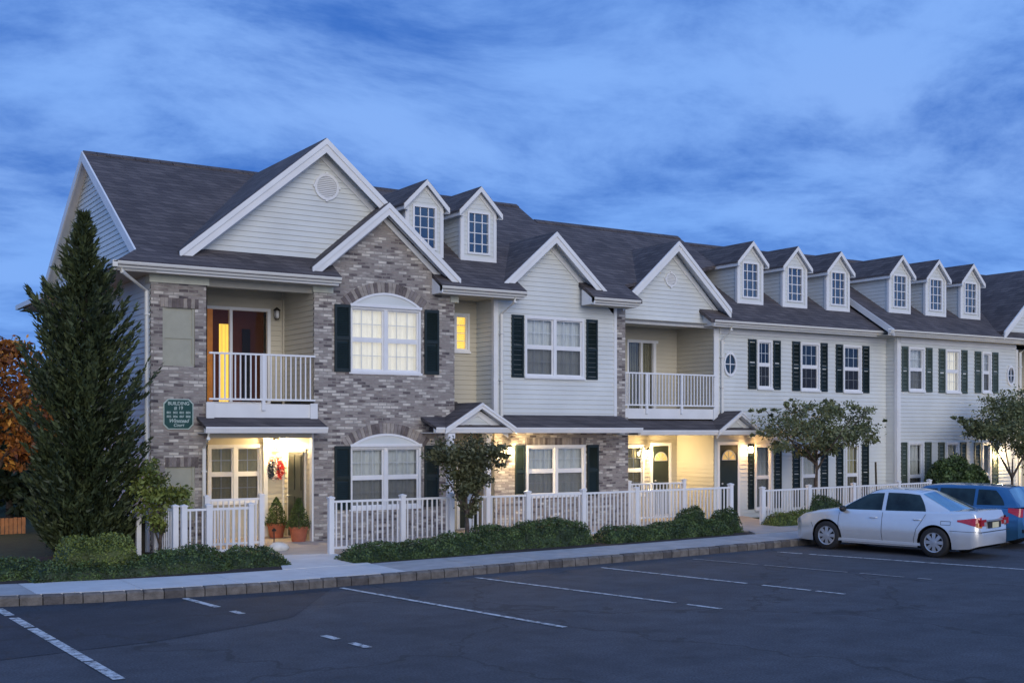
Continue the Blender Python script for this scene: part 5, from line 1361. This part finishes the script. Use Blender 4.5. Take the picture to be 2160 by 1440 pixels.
    # front and rear screens as part of the shell pillars
    def screen(xt, s0=0, s1=1, ins=0, off=0.0, nn=8):
        v = []
        for j in range(nn + 1):
            u = s0 + (s1 - s0) * j / nn; x, y_, z = gh(xt, u)
            for a in range(-6, 7):
                f_ = a / 6 * (1 - ins); bow = .07 * (1 - (a / 6) ** 2) * (1 if xt > .5 else -1); cz_ = .045 * (1 - f_ * f_) * u
                v.append((x + bow * (1 - .55 * u) + (off if xt > .5 else -off), y_ * f_, z + cz_ + abs(off) * .8))
        return v, [(j * 13 + k_, j * 13 + k_ + 1, (j + 1) * 13 + k_ + 1, (j + 1) * 13 + k_) for j in range(nn) for k_ in range(12)]
    for xt in (0, 1): m.add(*screen(xt))
    o = part(m, 'roof', [paint], smooth=True)
    for xt, nm in ((1, 'windshield'), (0, 'rear_window')):
        m = MB(); m.add(*screen(xt, .03, .93, .09, .006)); part(m, nm, [M['rearscreen']], smooth=True, recalc=False)
    # side glass
    def sideglass(x0_, x1_, u0, u1, cutf=0, cutr=0, nm='side_window'):
        for s_ in (1, -1):
            m = MB(); v = []; n1, n2 = 14, 7; off = .006
            for i in range(n1 + 1):
                for j in range(n2 + 1):
                    u = u0 + (u1 - u0) * j / n2; f_ = i / n1
                    xa = x0_ + cutr * (j / n2) ** 1.5; xb = x1_ - cutf * (j / n2)
                    # clip by the roof arc at the rear
                    xx = xa + (xb - xa) * f_
                    # convert absolute x to parameter at height u
                    lo = br_ + (rr_ - br_) * u; hi = bf_ + (rf_ - bf_) * u
                    p = gh(min(.985, max(.015, (xx - lo) / (hi - lo))), u); v.append((p[0], s_ * (p[1] + off), p[2]))
            m.add(v, [(i * (n2 + 1) + j, (i + 1) * (n2 + 1) + j, (i + 1) * (n2 + 1) + j + 1, i * (n2 + 1) + j + 1) for i in range(n1) for j in range(n2)])
            part(m, nm, [M['carscreen']], smooth=True, recalc=False)
    for g_ in P['glass']: sideglass(*g_)
    # door seams
    def seam(pts, w_=.010):
        for s_ in (1, -1):
            m = MB()
            for (xa, za), (xb, zb_) in zip(pts, pts[1:]):
                n = max(1, int(math.hypot(xb - xa, zb_ - za) / .06))
                for k_ in range(n):
                    p = (xa + (xb - xa) * k_ / n, za + (zb_ - za) * k_ / n); q_ = (xa + (xb - xa) * (k_ + 1) / n, za + (zb_ - za) * (k_ + 1) / n)
                    d_ = Vector((q_[0] - p[0], q_[1] - p[1])).normalized() * w_ / 2; nx_, nz_ = -d_.y, d_.x
                    c4 = [(p[0] + nx_, p[1] + nz_), (q_[0] + nx_, q_[1] + nz_), (q_[0] - nx_, q_[1] - nz_), (p[0] - nx_, p[1] - nz_)]
                    m.add([(a, s_ * (side_y(a, c) + .003), c) for a, c in c4], [(0, 1, 2, 3)])
            o_ = part(m, 'door_seam', [M['seam']], recalc=False, par=body)
    for s_ in P['seams']: seam(s_)
    # handles
    for s_ in (1, -1):
        for hx in P['handles']:
            m = MB(); z = P['hz']; y_ = side_y(hx, z)
            m.tube([(hx + .09, s_ * (y_ - .01), z), (hx + .07, s_ * (y_ + .025), z + .003), (hx - .07, s_ * (y_ + .025), z + .006), (hx - .09, s_ * (y_ - .01), z + .006)], .013, 8)
            part(m, 'door_handle', [paint], smooth=True)
        m = MB(); mx_, mz = P['mirror']; y_ = side_y(mx_, mz)
        vs = []
        for i in range(7):
            ph = math.pi * i / 6
            for k_ in range(12):
                a = 2 * math.pi * k_ / 12; vs.append((mx_ + .075 * math.sin(ph) * math.cos(a), s_ * (y_ + .07 - .11 * math.cos(ph)), mz + .07 + .075 * math.sin(ph) * math.sin(a)))
        m.add(vs, [(i * 12 + k_, i * 12 + (k_ + 1) % 12, (i + 1) * 12 + (k_ + 1) % 12, (i + 1) * 12 + k_) for i in range(6) for k_ in range(12)])
        part(m, 'side_mirror', [M['black'] if P['paint'] == 'silver' else paint], smooth=True)
    # lights that wrap round the corners, laid on the body surface
    def lens(zone, nm, mat, off=.008):
        for s_ in (1, -1):
            m = MB(); x0_, x1_, f0, f1 = zone; n1, n2 = 10, 6; v = []
            for i in range(n1 + 1):
                x = x0_ + (x1_ - x0_) * i / n1
                for j in range(n2 + 1):
                    t_ = j / n2; za_ = interp(f0, x); zb2 = interp(f1, x); z = za_ + (zb2 - za_) * t_
                    v.append((x + (off if x > 0 else -off), s_ * (side_y(x, z) + off), z))
            m.add(v, [(i * (n2 + 1) + j, (i + 1) * (n2 + 1) + j, (i + 1) * (n2 + 1) + j + 1, i * (n2 + 1) + j + 1) for i in range(n1) for j in range(n2)])
            part(m, nm, [M[mat]], smooth=True, recalc=False)
    for z_ in P['lens']: lens(*z_)
    P['extra'](part, side_y, paint)
    # wheels
    for wx_ in (wf, wr):
        for s_ in (1, -1):
            yc = s_ * (P['w'] / 2 - .115)
            m = MB(); prof = [(WR * .66, .10), (WR * .93, .105), (WR * .985, .085), (WR, .05), (WR, -.05), (WR * .985, -.085), (WR * .93, -.105), (WR * .66, -.10), (WR * .66, .10)]
            m.lathe(prof, (wx_, yc, WR), 40, axis='y'); w_ = bpy.data.objects.new('wheel', None); C.objects.link(w_); w_.parent = root
            o_ = m.build('tyre', [M['rubber']], None, True); o_.parent = w_
            m = MB(); yo = s_ * .088; R0 = WR * .67
            m.lathe([(R0, yo - s_ * .02), (R0, yo + s_ * .012), (R0 * .90, yo + s_ * .006), (R0 * .88, yo - s_ * .02)], (wx_, yc, WR), 40, axis='y')
            m.lathe([(.001, yo + s_ * .018), (R0 * .22, yo + s_ * .016), (R0 * .26, yo + s_ * .002), (R0 * .26, yo - s_ * .03)], (wx_, yc, WR), 24, axis='y')
            ns_ = P['spokes']
            for k_ in range(ns_):
                a = 2 * math.pi * k_ / ns_; 
                def pt(r_, t_, yy): return (wx_ + r_ * math.cos(a) - t_ * math.sin(a), yc + yy, WR + r_ * math.sin(a) + t_ * math.cos(a))
                w0_, w1_ = R0 * .13, R0 * .19
                v = [pt(R0 * .2, -w0_, yo + s_ * .012), pt(R0 * .2, w0_, yo + s_ * .012), pt(R0 * .92, w1_, yo + s_ * .006), pt(R0 * .92, -w1_, yo + s_ * .006)]
                v += [(q_[0], q_[1] - s_ * .02, q_[2]) for q_ in v]
                m.add(v, [(0, 1, 2, 3), (0, 4, 5, 1), (1, 5, 6, 2), (3, 2, 6, 7), (0, 3, 7, 4)])
            o_ = m.build('rim', [M['rim']], None, False); o_.parent = w_
            m = MB(); m.lathe([(.001, yo - s_ * .03), (R0, yo - s_ * .03), (R0, -yo)], (wx_, yc, WR), 24, axis='y'); o_ = m.build('brake_disc', [M['black']], None); o_.parent = w_
    # dark wheel housings
    m = MB()
    for wx_ in (wf, wr): m.box(wx_ - AR + .02, wx_ + AR - .02, -hw + .28, hw - .28, .16, .60)
    m.box(wr, wf, -hw + .12, hw - .12, .17, .3); part(m, 'underbody', [M['black']])
    return root
M['carscreen'] = flat('tinted_car_glass', (.018, .034, .036), .05, metal=.15, var=.6, scale=3)
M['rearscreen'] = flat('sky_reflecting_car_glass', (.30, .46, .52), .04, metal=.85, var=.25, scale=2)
def sedan_extra(part, sy, paint):
    m = MB(); m.box(-2.292, -2.25, -.30, .30, .66, .80); part(m, 'plate_recess', [M['seam']])
    m = MB(); m.box(-2.30, -2.293, -.16, .16, .665, .785); part(m, 'number_plate', [M['plate']])
    m = MB(); m.box(-2.285, -2.25, -.40, .40, .815, .84); part(m, 'trunk_trim', [M['rim']])
    for s_ in (1, -1):
        m = MB(); m.box(-2.285, -2.22, s_ * .45, s_ * .72, .72, .86); part(m, 'tail_light', [M['red']])
        m = MB(); m.box(-2.292, -2.286, s_ * .47, s_ * .56, .73, .80); part(m, 'reversing_light', [M['clearlens']])
    m = MB(); m.box(-2.12, 0, -.7, .7, .2, .22); part(m, 'exhaust_shield', [M['black']])
    m = MB(); m.box(-2.302, -2.28, -.74, .74, .585, .597); part(m, 'bumper_seam', [M['seam']])
    for s_ in (1, -1):
        m = MB()
        xs = [1.0 - i * .1 for i in range(21)]
        for a_, b_ in zip(xs, xs[1:]):
            m.add([(a_, s_ * (sy(a_, .27) + .012), .235), (b_, s_ * (sy(b_, .27) + .012), .235), (b_, s_ * (sy(b_, .27) + .012), .29), (a_, s_ * (sy(a_, .27) + .012), .29)], [(0, 1, 2, 3)])
            m.add([(a_, s_ * (sy(a_, .27) + .012), .29), (b_, s_ * (sy(b_, .27) + .012), .29), (b_, s_ * (sy(b_, .27) - .01), .30), (a_, s_ * (sy(a_, .27) - .01), .30)], [(0, 1, 2, 3)])
        part(m, 'sill_skirt', [paint])
sedan = dict(paint='silver', w=1.76, front=2.26, rear=-2.28, wf=1.30, wr=-1.30, tyre=.328, shoulder=.10,
    top=[(-2.28, .52), (-2.265, .66), (-2.22, .84), (-2.16, 1.03), (-2.08, 1.05), (-1.7, 1.03), (-1.2, 1.02), (0, 1.0), (1.1, .98), (1.5, .93), (1.9, .84), (2.12, .74), (2.22, .62), (2.26, .48)],
    half=[(-2.28, .60), (-2.22, .74), (-2.1, .80), (-1.8, .845), (-1.2, .875), (0, .88), (1.2, .875), (1.7, .84), (2.0, .78), (2.18, .66), (2.26, .50)],
    ws_base=1.12, bl_base=-1.72, roof_f=.28, roof_r=-.82, roof_z=1.465, belt=lambda x: .93 + (-.025 if x > .6 else .01 * max(0, -x)), roof_w=.585,
    glass=[(-.04, .98, .06, .86, .50, .0), (-1.08, -.13, .06, .88, .0, .22)],
    seams=[[(.98, .88), (1.0, .6), (.92, .28)], [(-.09, .93), (-.08, .5), (-.10, .24)], [(-1.10, .93), (-1.02, .78), (-.90, .60), (-.84, .36), (-.84, .24)], [(.92, .27), (-.84, .25)], [(1.72, .62), (1.66, .50)], [(-1.64, .60), (-2.24, .59)], [(-1.66, .80), (-1.45, .80), (-1.45, .72), (-1.66, .72), (-1.66, .80)]],
    handles=(.12, -.92), hz=.80, mirror=(.86, .90), spokes=8,
    lens=[((-2.255, -1.80, [(-2.255, .70), (-1.80, .80)], [(-2.255, .90), (-1.80, .84)]), 'tail_light', 'red'),
          ((-2.262, -2.18, [(-2.262, .68), (-2.18, .70)], [(-2.262, .80), (-2.18, .78)]), 'reversing_light', 'amber', .014),
          ((1.86, 2.2, [(1.86, .70), (2.2, .56)], [(1.86, .80), (2.2, .66)]), 'headlight', 'clearlens')], extra=sedan_extra)
scl = .95
rw = Vector(gp(1971, 1175)); _b = None
for _k in range(0, 900):            # heading that puts the front wheel where it stands
    _a = R(80 + _k * .1); fw = rw + Vector((math.cos(_a), math.sin(_a))) * 2.6 * scl
    _px = 1080 + F * (C0 * fw.x - S0 * fw.y) / (S0 * fw.x + C0 * fw.y)
    if _b is None or abs(_px - 1745) < _b[0]: _b = (abs(_px - 1745), fw)
fw = _b[1]; hd = (fw - rw).normalized(); n_in = Vector((hd.y, -hd.x))      # towards the far side
ctr = (fw + rw) / 2 + n_in * .78
ang = math.atan2(hd.y, hd.x); print('K', K)
slope_y = 0
c1 = car('parked_sedan', (ctr.x, ctr.y, gz(ctr.x)), ang, 'silver four-door sedan parked nose-in to the kerb', sedan)
c1.scale = (scl,) * 3
print('CAR', ctr, math.degrees(ang), scl)
def hatch_extra(part, sy, paint):
    m = MB(); m.box(-2.20, -2.17, -.26, .26, .62, .74); part(m, 'number_plate', [M['plate']])
    m = MB(); m.box(-2.2, -2.16, -.7, .7, .42, .5); part(m, 'bumper_trim', [M['black']])
hatch = dict(paint='blue', w=1.82, front=2.2, rear=-2.18, wf=1.32, wr=-1.33, tyre=.34, shoulder=.12,
    top=[(-2.18, .60), (-2.16, .8), (-2.12, 1.0), (-2.0, 1.06), (-1.2, 1.08), (0, 1.06), (1.0, 1.04), (1.5, 1.0), (1.9, .90), (2.08, .78), (2.2, .52)],
    half=[(-2.18, .66), (-2.1, .80), (-1.8, .88), (-1.2, .905), (0, .91), (1.2, .905), (1.7, .87), (2.0, .80), (2.2, .56)],
    ws_base=1.15, bl_base=-2.06, roof_f=.36, roof_r=-1.72, roof_z=1.60, belt=lambda x: 1.0 + .03 * max(0, -x), roof_w=.62,
    glass=[(-.02, 1.0, .06, .84, .45, .0), (-1.0, -.1, .06, .86, 0, 0), (-1.75, -1.08, .1, .84, 0, .25)],
    seams=[[(1.0, .95), (1.0, .6), (.95, .3)], [(-.06, 1.0), (-.06, .5), (-.08, .26)], [(-1.04, 1.0), (-.98, .7), (-.88, .4), (-.88, .26)], [(.95, .28), (-.88, .27)]],
    handles=(.12, -.9), hz=.86, mirror=(.9, .98), spokes=7,
    lens=[((-2.16, -1.86, [(-2.16, .80), (-1.86, .92)], [(-2.16, 1.02), (-1.86, 1.03)]), 'tail_light', 'red'), ((1.84, 2.12, [(1.84, .78), (2.12, .62)], [(1.84, .88), (2.12, .76)]), 'headlight', 'clearlens')], extra=hatch_extra)
ctr2 = ctr + n_in * 2.85 + hd * .1
c2_ = car('parked_hatchback', (ctr2.x, ctr2.y, gz(ctr2.x)), ang - R(2), 'blue hatchback parked behind the silver sedan at the right edge', hatch)

c2_.scale = (.93, .93, .88)
# ================================================================== CAMERA, LIGHT, SKY
cam = bpy.data.cameras.new('camera'); co = bpy.data.objects.new('camera', cam); C.objects.link(co)
co.location = (0, 0, H); co.rotation_euler = (R(90), 0, -THETA)
cam.sensor_width = 36; cam.lens = 36 * F / 2160; cam.shift_y = (HY - 720) / 2160; cam.clip_end = 2000
scene.camera = co

SUN_AZ, SUN_EL = R(215), R(24)      # afterglow behind the camera
s = bpy.data.lights.new('sun', 'SUN'); s.energy = 1.45; s.angle = R(45); s.color = (1, .91, .77)
so = bpy.data.objects.new('sun', s); C.objects.link(so)
dirn = Vector((-.28, -1, .27)).normalized()
so.rotation_euler = dirn.to_track_quat('Z', 'Y').to_euler()

w = bpy.data.worlds.new('World'); scene.world = w; w.use_nodes = True; nt = w.node_tree; nt.nodes.clear(); L = nt.links.new
out = N(nt, 'ShaderNodeOutputWorld'); bg = N(nt, 'ShaderNodeBackground')
sky = N(nt, 'ShaderNodeTexSky'); sky.sky_type = 'NISHITA'; sky.sun_disc = False; sky.sun_elevation = R(4); sky.sun_rotation = math.atan2(dirn.x, dirn.y)
tc = N(nt, 'ShaderNodeTexCoord'); sp_ = N(nt, 'ShaderNodeSeparateXYZ'); L(tc.outputs['Generated'], sp_.inputs[0])
# clouds on a flat layer high above: direction divided by elevation
zc = N(nt, 'ShaderNodeMath', operation='MAXIMUM'); zc.inputs[1].default_value = 0; L(sp_.outputs['Z'], zc.inputs[0])
za = N(nt, 'ShaderNodeMath', operation='ADD'); za.inputs[1].default_value = .22; L(zc.outputs[0], za.inputs[0])
dx = N(nt, 'ShaderNodeMath', operation='DIVIDE'); L(sp_.outputs['X'], dx.inputs[0]); L(za.outputs[0], dx.inputs[1])
dy = N(nt, 'ShaderNodeMath', operation='DIVIDE'); L(sp_.outputs['Y'], dy.inputs[0]); L(za.outputs[0], dy.inputs[1])
cb = N(nt, 'ShaderNodeCombineXYZ'); L(dx.outputs[0], cb.inputs['X']); L(dy.outputs[0], cb.inputs['Y'])
mp = N(nt, 'ShaderNodeMapping'); mp.inputs['Rotation'].default_value = (0, 0, R(30)); mp.inputs['Scale'].default_value = (1.0, 1.25, 1); mp.inputs['Location'].default_value = (5.1, 2.3, 0); L(cb.outputs[0], mp.inputs[0])
n1 = N(nt, 'ShaderNodeTexNoise'); n1.inputs['Scale'].default_value = 1.7; n1.inputs['Detail'].default_value = 12; n1.inputs['Roughness'].default_value = .63; n1.inputs['Distortion'].default_value = .3; L(mp.outputs[0], n1.inputs['Vector'])
rp_ = N(nt, 'ShaderNodeValToRGB'); rp_.color_ramp.elements[0].position = .30; rp_.color_ramp.elements[1].position = .64; L(n1.outputs['Fac'], rp_.inputs['Fac'])
rp_.color_ramp.interpolation = 'EASE'
tint = N(nt, 'ShaderNodeMix'); tint.data_type = 'RGBA'; tint.blend_type = 'MULTIPLY'; tint.inputs[0].default_value = 1; L(sky.outputs[0], tint.inputs[6]); tint.inputs[7].default_value = (.22, .40, .75, 1)
base = N(nt, 'ShaderNodeMix'); base.data_type = 'RGBA'; base.inputs[0].default_value = .85; L(tint.outputs[2], base.inputs[6]); base.inputs[7].default_value = (.42, 1.55, 5.6, 1)
mx = N(nt, 'ShaderNodeMix'); mx.data_type = 'RGBA'; L(rp_.outputs['Color'], mx.inputs[0]); L(base.outputs[2], mx.inputs[6]); mx.inputs[7].default_value = (1.85, 3.7, 8.1, 1)
n4 = N(nt, 'ShaderNodeTexNoise'); n4.inputs['Scale'].default_value = .6; n4.inputs['Detail'].default_value = 3; L(cb.outputs[0], n4.inputs['Vector'])
r4 = N(nt, 'ShaderNodeValToRGB'); r4.color_ramp.elements[0].position = .42; r4.color_ramp.elements[1].position = .62
r4.color_ramp.elements[0].color = (1.75, 3.65, 8.1, 1); r4.color_ramp.elements[1].color = (2.1, 3.85, 8.0, 1)
L(n4.outputs['Fac'], r4.inputs['Fac']); L(r4.outputs['Color'], mx.inputs[7])
L(mx.outputs[2], bg.inputs['Color']); bg.inputs['Strength'].default_value = .1; L(bg.outputs[0], out.inputs['Surface'])

scene.view_settings.view_transform = 'Standard'; scene.view_settings.look = 'None'; scene.view_settings.gamma = 1; scene.view_settings.exposure = 0.2
scene.view_settings.use_curve_mapping = False
scene.cycles.max_bounces = 6; scene.cycles.transparent_max_bounces = 8
scene.cycles.use_denoising = True
